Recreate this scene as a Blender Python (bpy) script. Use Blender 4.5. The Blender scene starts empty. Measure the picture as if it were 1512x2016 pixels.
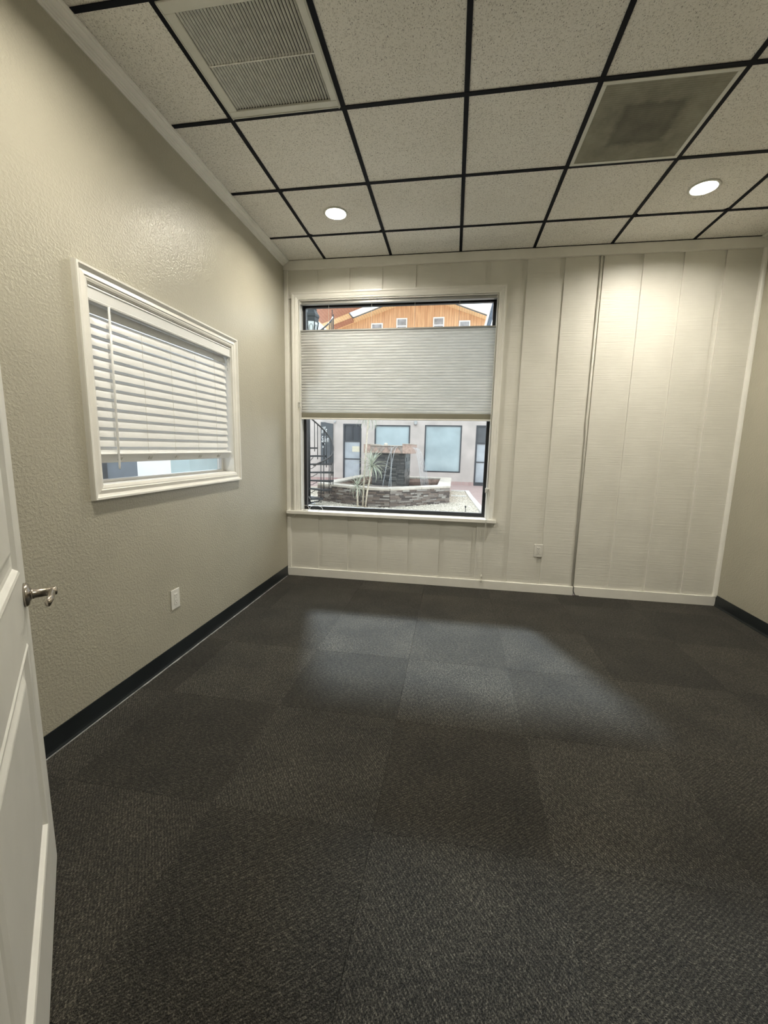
import bpy, bmesh, math, random
from mathutils import Vector, Matrix, Euler
random.seed(7)
PI = math.pi
SC = bpy.context.scene
COL = SC.collection

# ------------------------------------------------------------------ camera
F_PX, YAW, PITCH, ROLL = 816.4, 0.1599, -0.1538, -0.0214
CAM_Z = 1.3252
cam_data = bpy.data.cameras.new('camera')
cam_data.sensor_fit = 'HORIZONTAL'
cam_data.sensor_width = 36.0
cam_data.lens = F_PX / 1512.0 * 36.0
cam_data.clip_start = 0.02
cam_data.clip_end = 200
cam = bpy.data.objects.new('camera', cam_data)
COL.objects.link(cam)
Rm = Matrix.Rotation(YAW, 3, 'Z') @ Matrix.Rotation(PITCH, 3, 'X') @ Matrix.Rotation(ROLL, 3, 'Y')
cx, cy, cz = Rm.col[0], Rm.col[2], -Rm.col[1]
cam.matrix_world = Matrix(((cx[0], cy[0], cz[0], 0), (cx[1], cy[1], cz[1], 0), (cx[2], cy[2], cz[2], CAM_Z), (0, 0, 0, 1)))
SC.camera = cam

# ------------------------------------------------------------------ sky, exposure, lamp power
SKY_STRENGTH = 2.6
SUN_STRENGTH = 11.0
LAMP_WATTS = 34.0
LAMP_COLOR = (1.0, 0.93, 0.785)
SC.view_settings.view_transform = 'Standard'
SC.view_settings.look = 'None'
SC.view_settings.gamma = 1.0
SC.view_settings.use_curve_mapping = False
SC.view_settings.exposure = 0.0
world = bpy.data.worlds.new('overcast_sky')
SC.world = world
world.use_nodes = True
bgn = world.node_tree.nodes.get('Background') or world.node_tree.nodes.new('ShaderNodeBackground')
bgn.inputs[0].default_value = (0.86, 0.93, 1.0, 1)
bgn.inputs[1].default_value = SKY_STRENGTH
sun_data = bpy.data.lights.new('hazy_sun', 'SUN')          # bright part of the overcast sky, high behind the courtyard
sun_data.energy = SUN_STRENGTH
sun_data.angle = math.radians(6)
sun_data.color = (0.84, 0.92, 1.0)
sun = bpy.data.objects.new('hazy_sun', sun_data)
COL.objects.link(sun)
_d = Vector((0.37, -1.0, 0)).normalized() * math.cos(math.radians(37.5)) + Vector((0, 0, -math.sin(math.radians(37.5))))
sun.rotation_euler = _d.to_track_quat('-Z', 'Y').to_euler()
SC.cycles.max_bounces = 8
SC.cycles.diffuse_bounces = 5
SC.cycles.glossy_bounces = 3
SC.cycles.transparent_max_bounces = 32
SC.cycles.caustics_reflective = False
SC.cycles.caustics_refractive = False

# ------------------------------------------------------------------ room dimensions (metres, camera at x = y = 0)
XL, XR = -1.635, 2.356          # left and right wall faces
YB, YF = 3.96, 0.30             # back wall face, front (door) wall face
ZC = 3.0136                     # ceiling
T = 0.6096                      # 2 ft module
GX0, GY0 = -1.2318, 2.31        # ceiling grid origin
CX0, CY0 = -0.826, 0.634        # carpet tile seams

# ------------------------------------------------------------------ materials
def s2l(c):
    return tuple((v / 255 / 12.92) if v / 255 <= 0.04045 else ((v / 255 + 0.055) / 1.055) ** 2.4 for v in c)

class NT:
    def __init__(self, name):
        self.m = bpy.data.materials.new(name)
        self.m.use_nodes = True
        self.t = self.m.node_tree
        self.b = self.t.nodes['Principled BSDF']
        self.out = self.t.nodes['Material Output']
    def n(self, typ, **kw):
        nd = self.t.nodes.new(typ)
        for k, v in kw.items():
            if hasattr(nd, k):
                setattr(nd, k, v)
            else:
                nd.inputs[k.replace('_', ' ')].default_value = v
        return nd
    def l(self, a, b):
        self.t.links.new(a, b)
    def coords(self, kind='pos', scale=(1, 1, 1), rot=(0, 0, 0)):
        mp = self.n('ShaderNodeMapping')
        mp.inputs['Scale'].default_value = scale
        mp.inputs['Rotation'].default_value = rot
        if kind == 'pos':
            self.l(self.n('ShaderNodeNewGeometry').outputs['Position'], mp.inputs[0])
        else:
            self.l(self.n('ShaderNodeTexCoord').outputs['Object'], mp.inputs[0])
        return mp.outputs[0]
    def noise(self, vec, scale, detail=2.0, rough=0.5):
        nd = self.n('ShaderNodeTexNoise')
        nd.inputs['Scale'].default_value = scale
        nd.inputs['Detail'].default_value = detail
        nd.inputs['Roughness'].default_value = rough
        self.l(vec, nd.inputs['Vector'])
        return nd.outputs['Fac']
    def ramp(self, fac, stops):
        r = self.n('ShaderNodeValToRGB')
        el = r.color_ramp.elements
        while len(el) < len(stops):
            el.new(0.5)
        for e, (p, c) in zip(el, stops):
            e.position = p
            e.color = (*c, 1) if len(c) == 3 else c
        self.l(fac, r.inputs[0])
        return r.outputs[0]
    def math(self, op, a, b=0.5):
        nd = self.n('ShaderNodeMath', operation=op)
        for i, v in enumerate((a, b)):
            if isinstance(v, (int, float)):
                nd.inputs[i].default_value = v
            else:
                self.l(v, nd.inputs[i])
        return nd.outputs[0]
    def mix(self, fac, a, b, blend='MIX'):
        nd = self.n('ShaderNodeMix', data_type='RGBA', blend_type=blend)
        for i, v in ((0, fac), (6, a), (7, b)):
            if isinstance(v, (int, float)):
                nd.inputs[i].default_value = v
            elif isinstance(v, tuple):
                nd.inputs[i].default_value = (*v, 1) if len(v) == 3 else v
            else:
                self.l(v, nd.inputs[i])
        return nd.outputs[2]
    def bump(self, h, strength=0.3, dist=0.01):
        nd = self.n('ShaderNodeBump')
        nd.inputs['Strength'].default_value = strength
        nd.inputs['Distance'].default_value = dist
        self.l(h, nd.inputs['Height'])
        self.l(nd.outputs[0], self.b.inputs['Normal'])
    def setc(self, c):
        if isinstance(c, tuple):
            self.b.inputs['Base Color'].default_value = (*c, 1)
        else:
            self.l(c, self.b.inputs['Base Color'])
    def p(self, rough=0.5, metal=0.0, spec=0.5):
        self.b.inputs['Roughness'].default_value = rough
        self.b.inputs['Metallic'].default_value = metal
        self.b.inputs['Specular IOR Level'].default_value = spec
        return self.m

def plain(name, c, rough=0.5, metal=0.0, spec=0.5, var=0.06, scale=9.0, bump=0.0, bscale=120.0):
    """painted / moulded surface: base colour with slight mottling and fine relief"""
    k = NT(name)
    v = k.coords()
    f = k.noise(v, scale, 3)
    lo = tuple(x * (1 - var) for x in c)
    hi = tuple(min(1, x * (1 + var)) for x in c)
    k.setc(k.ramp(f, [(0.3, lo), (0.7, hi)]))
    if bump:
        k.bump(k.noise(v, bscale, 2), bump, 0.003)
    return k.p(rough, metal, spec)

M = {}
def wall_paint(name, c):
    k = NT(name)
    v = k.coords()
    n1 = k.noise(v, 88, 2.5, 0.55)
    n2 = k.noise(v, 210, 2, 0.5)
    h = k.math('ADD', k.ramp(n1, [(0.42, (0, 0, 0)), (0.62, (1, 1, 1))]), k.math('MULTIPLY', n2, 0.35))
    k.setc(k.ramp(k.noise(v, 3, 3), [(0.3, tuple(x * .96 for x in c)), (0.7, tuple(x * 1.04 for x in c))]))
    k.bump(h, 0.30, 0.003)
    return k.p(0.33, 0, 0.5)
M['wall'] = wall_paint('greige_orange_peel_paint', (0.43, 0.41, 0.335))

def board_paint():
    k = NT('white_rough_sawn_board_paint')
    v = k.coords('pos', (2.2, 1, 95))
    n1 = k.noise(v, 1.0, 3, 0.6)
    v2 = k.coords('pos', (9, 1, 260))
    n2 = k.noise(v2, 1.0, 2, 0.5)
    h = k.math('ADD', n1, k.math('MULTIPLY', n2, 0.5))
    k.setc(k.ramp(k.noise(k.coords(), 4, 3), [(0.3, (0.70, 0.69, 0.64)), (0.7, (0.76, 0.75, 0.70))]))
    k.bump(h, 0.55, 0.003)
    return k.p(0.38, 0, 0.45)
M['board'] = board_paint()
M['trim'] = plain('white_semi_gloss_trim', (0.82, 0.81, 0.77), 0.32, var=0.03, bump=0.05, bscale=60)
M['door'] = plain('white_door_paint', (0.74, 0.74, 0.71), 0.33, var=0.03, bump=0.04, bscale=50)
M['cove'] = plain('black_vinyl_cove_base', (0.012, 0.016, 0.019), 0.38, var=0.25, scale=5)
M['caulk'] = plain('pale_carpet_edge_strip', (0.34, 0.34, 0.35), 0.8, var=0.3, scale=20)
M['grid'] = plain('black_grid_metal', (0.006, 0.007, 0.011), 0.7, spec=0.15, var=0.1)
M['blackframe'] = plain('black_anodised_aluminium', (0.008, 0.008, 0.010), 0.35, var=0.1)
M['plastic'] = plain('white_outlet_plastic', (0.74, 0.73, 0.69), 0.3, var=0.02)
M['slot'] = plain('dark_slot', (0.02, 0.02, 0.02), 0.6)
M['nickel'] = plain('satin_nickel', (0.42, 0.38, 0.33), 0.24, 1.0, var=0.05)
M['blind'] = plain('white_faux_wood_slat', (0.78, 0.79, 0.79), 0.35, var=0.02)
M['cord'] = plain('white_cord', (0.68, 0.67, 0.62), 0.7, var=0.05)
M['clear'] = plain('frosted_clear_plastic', (0.62, 0.62, 0.60), 0.15, var=0.03)
M['rail'] = plain('grey_shade_rail_metal', (0.40, 0.40, 0.39), 0.35, 0.3, var=0.04)
M['cable'] = plain('dark_cable', (0.05, 0.05, 0.045), 0.6, var=0.2)

def ceiling_tile():
    k = NT('fissured_mineral_ceiling_tile')
    v = k.coords('pos', (1, 1, 1))
    a = k.noise(k.coords('pos', (230, 120, 100)), 1.0, 2, 0.6)
    b = k.noise(v, 95, 3, 0.6)
    spots = k.ramp(a, [(0.31, (0.08, 0.08, 0.08)), (0.40, (1, 1, 1))])
    base = k.ramp(k.noise(v, 2.2, 3), [(0.3, (0.78, 0.76, 0.71)), (0.7, (0.84, 0.82, 0.78))])
    col = k.mix(0.82, base, spots, 'MULTIPLY')
    k.setc(k.mix(k.ramp(b, [(0.34, (0.40, 0.40, 0.40)), (0.46, (0, 0, 0))]), col, (0.42, 0.39, 0.34)))
    k.bump(k.math('ADD', a, b), 0.6, 0.003)
    return k.p(0.95, 0, 0.1)
M['ctile'] = ceiling_tile()

def carpet():
    k = NT('charcoal_loop_carpet')
    o = k.coords('obj')
    fine = k.noise(k.coords('obj', (1, 1.35, 1), (0, 0, 0.7)), 230, 3, 0.7)
    mid = k.noise(k.coords('obj', (1, 1.8, 1), (0, 0, 0.7)), 62, 4, 0.75)
    w1 = k.n('ShaderNodeTexWave', wave_type='BANDS', bands_direction='X')
    w1.inputs['Scale'].default_value = 34
    w1.inputs['Distortion'].default_value = 3.0
    w1.inputs['Detail'].default_value = 2
    k.l(k.coords('obj', (1, 1, 1), (0, 0, 0.9)), w1.inputs['Vector'])
    h = k.math('ADD', fine, k.math('MULTIPLY', w1.outputs['Fac'], 0.08))
    fib = k.ramp(h, [(0.40, (0.009, 0.009, 0.009)), (0.55, (0.045, 0.0445, 0.042)), (0.70, (0.155, 0.152, 0.142))])
    c = k.mix(0.9, fib, k.ramp(mid, [(0.34, (0.16, 0.16, 0.17)), (0.50, (0.85, 0.84, 0.82)), (0.66, (2.1, 2.05, 1.95))]), 'MULTIPLY')
    wear = k.ramp(k.noise(k.coords('pos'), 2.6, 5, 0.65), [(0.32, (0.70, 0.70, 0.71)), (0.68, (1.32, 1.30, 1.26))])
    c = k.mix(1.0, c, wear, 'MULTIPLY')
    oi = k.n('ShaderNodeObjectInfo')
    c = k.mix(1.0, c, oi.outputs['Color'], 'MULTIPLY')
    c = k.mix(1.0, c, (1.0, 0.985, 0.925), 'MULTIPLY')
    k.setc(c)
    k.bump(h, 0.9, 0.006)
    k.b.inputs['Sheen Weight'].default_value = 0.12
    k.b.inputs['Sheen Roughness'].default_value = 0.4
    return k.p(0.95, 0, 0.15)
M['carpet'] = carpet()

def emissive(name, c, strength):
    k = NT(name)
    k.b.inputs['Emission Color'].default_value = (*c, 1)
    k.b.inputs['Emission Strength'].default_value = strength
    return k.p(0.5)
LENS_R = 0.072
M['lens'] = emissive('lit_led_lens', LAMP_COLOR, LAMP_WATTS / (PI * PI * LENS_R ** 2))

def pane(name, tint=(0.93, 0.96, 0.96), refl=0.06):
    k = NT(name)
    k.t.nodes.remove(k.b)
    tr = k.n('ShaderNodeBsdfTransparent')
    tr.inputs[0].default_value = (*tint, 1)
    gl = k.n('ShaderNodeBsdfGlossy')
    gl.inputs['Roughness'].default_value = 0.02
    fr = k.n('ShaderNodeLayerWeight')
    fr.inputs[0].default_value = refl
    mx = k.n('ShaderNodeMixShader')
    k.l(fr.outputs['Fresnel'], mx.inputs[0])
    k.l(tr.outputs[0], mx.inputs[1])
    k.l(gl.outputs[0], mx.inputs[2])
    k.l(mx.outputs[0], k.out.inputs[0])
    return k.m
M['pane'] = pane('clear_window_glass', refl=0.12)
M['water'] = pane('clear_water', (0.80, 0.82, 0.80), 0.3)
def falling():
    k = NT('white_falling_water')
    k.t.nodes.remove(k.b)
    d = k.n('ShaderNodeBsdfDiffuse')
    d.inputs[0].default_value = (0.75, 0.77, 0.78, 1)
    tr = k.n('ShaderNodeBsdfTransparent')
    mx = k.n('ShaderNodeMixShader')
    mx.inputs[0].default_value = 0.78
    k.l(d.outputs[0], mx.inputs[1])
    k.l(tr.outputs[0], mx.inputs[2])
    k.l(mx.outputs[0], k.out.inputs[0])
    return k.m
M['stream'] = falling()

def shade_fabric():
    k = NT('cellular_shade_fabric')
    k.t.nodes.remove(k.b)
    f = k.noise(k.coords('pos', (6, 1, 60)), 1.5, 4, 0.6)
    c = k.ramp(f, [(0.3, (0.59, 0.585, 0.565)), (0.7, (0.71, 0.705, 0.69))])
    d = k.n('ShaderNodeBsdfDiffuse')
    tl = k.n('ShaderNodeBsdfTranslucent')
    k.l(c, d.inputs[0])
    k.l(c, tl.inputs[0])
    mx = k.n('ShaderNodeMixShader')
    mx.inputs[0].default_value = 0.40
    k.l(d.outputs[0], mx.inputs[1])
    k.l(tl.outputs[0], mx.inputs[2])
    k.l(mx.outputs[0], k.out.inputs[0])
    return k.m
M['shade'] = shade_fabric()
def skylight():
    k = NT('white_skylight_panel')
    k.t.nodes.remove(k.b)
    tl = k.n('ShaderNodeBsdfTranslucent')
    tl.inputs[0].default_value = (0.9, 0.9, 0.9, 1)
    tr = k.n('ShaderNodeBsdfTransparent')
    mx = k.n('ShaderNodeMixShader')
    mx.inputs[0].default_value = 0.5
    k.l(tl.outputs[0], mx.inputs[1])
    k.l(tr.outputs[0], mx.inputs[2])
    k.l(mx.outputs[0], k.out.inputs[0])
    return k.m
M['skylight'] = skylight()
M['shaderail'] = plain('olive_grey_shade_bottom_rail', (0.22, 0.21, 0.16), 0.6, var=0.05)

def diffuser():
    k = NT('dusty_perforated_diffuser')
    o = k.coords('obj')
    sx = k.n('ShaderNodeSeparateXYZ')
    k.l(o, sx.inputs[0])
    ax = k.math('ABSOLUTE', sx.outputs[0])
    ay = k.math('ABSOLUTE', sx.outputs[1])
    wob = k.math('MULTIPLY', k.noise(o, 14, 4, 0.7), 0.05)
    m = k.math('ADD', k.math('MAXIMUM', ax, ay), k.math('SUBTRACT', wob, 0.025))
    ring = k.ramp(m, [(0.02, (0.55, 0.55, 0.55)), (0.09, (0.62, 0.62, 0.62)), (0.125, (0.52, 0.52, 0.52)), (0.155, (0.86, 0.86, 0.86)), (0.26, (1, 1, 1))])
    cl = k.ramp(k.noise(o, 7, 4, 0.65), [(0.35, (0.8, 0.8, 0.8)), (0.65, (1.1, 1.1, 1.1))])
    w = k.n('ShaderNodeTexWave', wave_type='BANDS', bands_direction='Y')
    w.inputs['Scale'].default_value = 24
    k.l(o, w.inputs['Vector'])
    c = k.mix(1.0, (0.30, 0.29, 0.235), ring, 'MULTIPLY')
    c = k.mix(1.0, c, cl, 'MULTIPLY')
    c = k.mix(0.25, c, k.ramp(w.outputs['Fac'], [(0.2, (0.7, 0.7, 0.7)), (0.8, (1, 1, 1))]), 'MULTIPLY')
    k.setc(c)
    k.bump(w.outputs['Fac'], 0.3, 0.002)
    return k.p(0.8, 0, 0.2)
M['diffuser'] = diffuser()
M['ventwhite'] = plain('white_enamel_vent', (0.62, 0.62, 0.57), 0.45, var=0.05)
M['ventslat'] = plain('dusty_vent_slat', (0.74, 0.73, 0.68), 0.5, var=0.12, scale=30)
M['dark'] = plain('dark_duct', (0.03, 0.03, 0.032), 0.8)

# exterior materials
M['stucco'] = plain('pale_stucco', (0.53, 0.475, 0.435), 0.9, var=0.10, scale=2.5, bump=0.3, bscale=60)
M['whitewall'] = plain('white_rendered_wall', (0.75, 0.75, 0.76), 0.9, var=0.06, scale=2)
M['extdark'] = plain('dark_storefront_metal', (0.055, 0.057, 0.062), 0.45, var=0.15)
M['doorglass'] = plain('grey_door_glass', (0.42, 0.45, 0.475), 0.12, var=0.12, scale=3)
M['darkglass'] = plain('dark_transom_glass', (0.075, 0.078, 0.085), 0.15, var=0.2, scale=3)
M['blueglass'] = plain('pale_blue_glass', (0.40, 0.48, 0.495), 0.10, var=0.12, scale=1.6)
M['greydoor'] = plain('slate_grey_panel', (0.13, 0.145, 0.17), 0.6, var=0.12)
M['paper'] = plain('cream_paper_notice', (0.66, 0.62, 0.48), 0.8)
M['cap'] = plain('cream_coping_stone', (0.56, 0.50, 0.43), 0.75, var=0.18, scale=6, bump=0.2)
M['basin'] = plain('rust_slate_basin_lining', (0.46, 0.32, 0.26), 0.5, var=0.35, scale=9)
M['tray'] = plain('pinkish_slate_tile', (0.46, 0.33, 0.27), 0.6, var=0.25, scale=14)
M['tray2'] = plain('grey_brown_slate_tile', (0.36, 0.30, 0.26), 0.6, var=0.25, scale=14)
M['gravel'] = plain('pale_river_gravel', (0.62, 0.56, 0.47), 0.9, var=0.45, scale=30)
M['gravelbed'] = plain('gravel_bed_base', (0.52, 0.46, 0.38), 0.95, var=0.4, scale=40, bump=0.6, bscale=70)
M['kerb'] = plain('pale_concrete_kerb', (0.70, 0.68, 0.64), 0.85, var=0.1)
M['steel'] = plain('dark_painted_steel', (0.045, 0.046, 0.048), 0.5, 0.2, var=0.2)
M['handrail'] = plain('dark_handrail_steel', (0.05, 0.045, 0.042), 0.35, 0.3, var=0.15)
M['leaf'] = plain('grey_green_strap_leaf', (0.50, 0.53, 0.42), 0.5, var=0.25, scale=12)
M['stem'] = plain('pale_woody_stem', (0.60, 0.53, 0.43), 0.8, var=0.2, scale=25)
M['winwhite'] = plain('white_window_frame', (0.82, 0.80, 0.74), 0.5, var=0.03)
M['gwin'] = plain('grey_window_pane', (0.32, 0.31, 0.31), 0.25, var=0.25, scale=4)
M['lantern'] = plain('black_lantern_metal', (0.030, 0.034, 0.036), 0.45, 0.2, var=0.2)
M['lglass'] = plain('white_seeded_glass', (0.72, 0.75, 0.76), 0.25, var=0.05)
M['reflection'] = plain('blue_grey_reflection', (0.10, 0.115, 0.14), 0.4, 0.3, var=0.2)  # tone of a window reflection, put on a solid strip
M['lettering'] = plain('chalk_white_lettering', (0.72, 0.73, 0.72), 0.8)
M['signboard'] = plain('black_sign_board', (0.085, 0.092, 0.098), 0.6, var=0.15)
def paver():
    k = NT('reddish_brick_paving')
    br = k.n('ShaderNodeTexBrick')
    br.inputs['Scale'].default_value = 4
    br.inputs['Color1'].default_value = (0.40, 0.27, 0.25, 1)
    br.inputs['Color2'].default_value = (0.48, 0.35, 0.32, 1)
    br.inputs['Mortar'].default_value = (0.42, 0.36, 0.34, 1)
    k.l(k.coords(), br.inputs['Vector'])
    k.setc(br.outputs['Color'])
    return k.p(0.75)
M['paver'] = paver()
def wood(name, c1, c2, scale=(7, 7, 0.6)):
    k = NT(name)
    f = k.noise(k.coords('pos', scale), 1.6, 4, 0.65)
    g = k.n('ShaderNodeTexWave', wave_type='BANDS', bands_direction='X')
    g.inputs['Scale'].default_value = 2.6
    k.l(k.coords(), g.inputs['Vector'])
    c = k.ramp(f, [(0.3, c1), (0.7, c2)])
    k.setc(k.mix(0.5, c, k.ramp(g.outputs['Fac'], [(0.0, (0.4, 0.4, 0.4)), (0.1, (1, 1, 1))]), 'MULTIPLY'))
    return k.p(0.6)
M['gable'] = wood('orange_vertical_cladding', (0.52, 0.27, 0.135), (0.76, 0.47, 0.25))
M['plank'] = wood('honey_pine_ceiling', (0.72, 0.47, 0.24), (0.86, 0.62, 0.36), (0.8, 6, 6))
M['redwood'] = wood('reddish_beam_wood', (0.36, 0.16, 0.10), (0.46, 0.23, 0.15), (0.8, 6, 6))
def stone_mat():
    k = NT('stacked_ledger_stone')
    oi = k.n('ShaderNodeObjectInfo')
    base = k.ramp(oi.outputs['Random'], [(0.0, (0.08, 0.066, 0.06)), (0.35, (0.15, 0.122, 0.108)), (0.6, (0.21, 0.16, 0.132)), (0.85, (0.29, 0.255, 0.225)), (1.0, (0.42, 0.39, 0.35))])
    f = k.noise(k.coords(), 28, 4, 0.7)
    k.setc(k.mix(0.6, base, k.ramp(f, [(0.3, (0.6, 0.6, 0.6)), (0.7, (1.2, 1.2, 1.2))]), 'MULTIPLY'))
    k.bump(f, 0.6, 0.01)
    return k.p(0.8)
M['stone'] = stone_mat()
def slate_mat():
    k = NT('wet_dark_slate')
    oi = k.n('ShaderNodeObjectInfo')
    base = k.ramp(oi.outputs['Random'], [(0.0, (0.055, 0.055, 0.055)), (0.5, (0.11, 0.105, 0.10)), (1.0, (0.18, 0.17, 0.155))])
    f = k.noise(k.coords(), 28, 4, 0.7)
    k.setc(k.mix(0.6, base, k.ramp(f, [(0.3, (0.6, 0.6, 0.6)), (0.7, (1.2, 1.2, 1.2))]), 'MULTIPLY'))
    return k.p(0.35)
M['slate'] = slate_mat()

# ------------------------------------------------------------------ mesh helpers
class MB:
    def __init__(self):
        self.v, self.f = [], []
    def box(self, x0, x1, y0, y1, z0, z1):
        i = len(self.v)
        self.v += [(x, y, z) for z in (z0, z1) for y in (y0, y1) for x in (x0, x1)]
        self.f += [tuple(i + k for k in q) for q in ((0, 2, 3, 1), (4, 5, 7, 6), (0, 1, 5, 4), (2, 6, 7, 3), (0, 4, 6, 2), (1, 3, 7, 5))]
        return self
    def obox(self, o, ax, ay, az, a, b, c):
        """oriented box: origin o, unit axes, extents (lo, hi) along each axis"""
        i = len(self.v)
        o = Vector(o)
        for w in c:
            for v in b:
                for u in a:
                    self.v.append(tuple(o + Vector(ax) * u + Vector(ay) * v + Vector(az) * w))
        self.f += [tuple(i + k for k in q) for q in ((0, 2, 3, 1), (4, 5, 7, 6), (0, 1, 5, 4), (2, 6, 7, 3), (0, 4, 6, 2), (1, 3, 7, 5))]
        return self
    def loft(self, loops, closed=True, caps=True):
        i = len(self.v)
        n = len(loops[0])
        for lp in loops:
            self.v += [tuple(p) for p in lp]
        for r in range(len(loops) - 1):
            for k in range(n if closed else n - 1):
                k2 = (k + 1) % n
                self.f.append((i + r * n + k, i + r * n + k2, i + (r + 1) * n + k2, i + (r + 1) * n + k))
        if caps and closed:
            self.f.append(tuple(i + k for k in reversed(range(n))))
            self.f.append(tuple(i + (len(loops) - 1) * n + k for k in range(n)))
        return self
    def tube(self, path, r, n=8, caps=True):
        P = [Vector(p) for p in path]
        rs = r if isinstance(r, (list, tuple)) else [r] * len(P)
        loops = []
        up = None
        for k, p in enumerate(P):
            d = (P[min(k + 1, len(P) - 1)] - P[max(k - 1, 0)]).normalized()
            if up is None:
                up = Vector((0, 0, 1)) if abs(d.z) < 0.9 else Vector((1, 0, 0))
            s = d.cross(up).normalized()
            up = s.cross(d).normalized()
            loops.append([p + s * rs[k] * math.cos(2 * PI * q / n) + up * rs[k] * math.sin(2 * PI * q / n) for q in range(n)])
        return self.loft(loops, True, caps)
    def lathe(self, prof, c=(0, 0, 0), n=24, axis='z'):
        loops = []
        for r, h in prof:
            lp = []
            for q in range(n):
                a = 2 * PI * q / n
                u, w = r * math.cos(a), r * math.sin(a)
                p = (u, w, h) if axis == 'z' else ((u, h, w) if axis == 'y' else (h, u, w))
                lp.append((p[0] + c[0], p[1] + c[1], p[2] + c[2]))
            loops.append(lp)
        return self.loft(loops)
    def prism(self, poly, z0, z1):
        return self.loft([[(x, y, z0) for x, y in poly], [(x, y, z1) for x, y in poly]])
    def mesh(self, name, mat, bevel=0.0, smooth=False, seg=1):
        me = bpy.data.meshes.new(name)
        me.from_pydata(self.v, [], self.f)
        bm = bmesh.new()
        bm.from_mesh(me)
        bmesh.ops.recalc_face_normals(bm, faces=bm.faces)
        if bevel:
            ed = [e for e in bm.edges if len(e.link_faces) == 2 and e.calc_face_angle(0) > 0.6]
            bmesh.ops.bevel(bm, geom=ed, offset=bevel, segments=seg, affect='EDGES', profile=0.5)
        bm.to_mesh(me)
        bm.free()
        if smooth:
            for p in me.polygons:
                p.use_smooth = True
        me.materials.append(M[mat] if isinstance(mat, str) else mat)
        return me
    def build(self, name, mat, parent=None, bevel=0.0, smooth=False, seg=1, label=None):
        return link(name, self.mesh(name, mat, bevel, smooth, seg), parent, label=label)

def link(name, me, parent=None, loc=None, label=None):
    o = bpy.data.objects.new(name, me)
    COL.objects.link(o)
    if parent is not None:
        o.parent = parent
        if loc is None:
            o.matrix_parent_inverse = Matrix.Translation(-world_loc(parent))
    if loc is not None:
        o.location = Vector(loc) - (world_loc(parent) if parent is not None else Vector((0, 0, 0)))
    if label:
        o['label'] = label
    return o

WL = {}
def world_loc(o):
    return WL.get(o.name, Vector((0, 0, 0)))

def tag(o, label, cat, group=None, kind=None):
    o['label'] = label
    o['category'] = cat
    if group:
        o['group'] = group
    if kind:
        o['kind'] = kind
    return o

def thing(name, label, cat, loc=(0, 0, 0), group=None, kind=None):
    o = bpy.data.objects.new(name, None)
    o.empty_display_size = 0.1
    COL.objects.link(o)
    o.location = loc
    WL[o.name] = Vector(loc)
    return tag(o, label, cat, group, kind)

def box(name, b, mat, parent=None, bevel=0.0, label=None):
    return MB().box(*b).build(name, mat, parent, bevel, label=label)

# ================================================================== room shell
def build_floor():
    fl = box('floor', (XL - 0.14, XR + 0.14, YF - 2.8, YB + 0.0, -0.12, -0.008), 'dark')
    tag(fl, 'dark charcoal carpet tile floor of the empty room', 'floor', kind='structure')
    tone = {}
    cache = {}
    for i in range(-2, 6):
        for j in range(-1, 6):
            x0, x1 = CX0 + i * T, CX0 + (i + 1) * T
            y0, y1 = CY0 + j * T, CY0 + (j + 1) * T
            a0, a1 = max(x0, XL), min(x1, XR)
            b0, b1 = max(y0, YF), min(y1, YB)
            if a1 - a0 < 0.02 or b1 - b0 < 0.02:
                continue
            g = 0.0006
            xc, yc = (x0 + x1) / 2, (y0 + y1) / 2
            turn = (i + j) % 2
            ext = [a0 + g - xc, a1 - g - xc, b0 + g - yc, b1 - g - yc]
            key = tuple(round(e, 4) for e in ext) + (turn,)
            if key not in cache:
                if turn:   # quarter-turned tile: local frame rotated, footprint the same
                    e = (ext[2], ext[3], -ext[1], -ext[0])
                else:
                    e = ext
                cache[key] = MB().box(e[0], e[1], e[2], e[3], -0.009, 0.0).mesh('carpet_tile', 'carpet')
            o = link('carpet_tile', cache[key], fl, (xc, yc, 0))
            if turn:
                o.rotation_euler = (0, 0, PI / 2)
            v = (1.12 if turn else 0.88) * random.uniform(0.90, 1.10)
            v *= 0.70
            w = random.uniform(1.0, 1.025)
            o.color = (v * w, v, v / w, 1)
build_floor()

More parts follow.
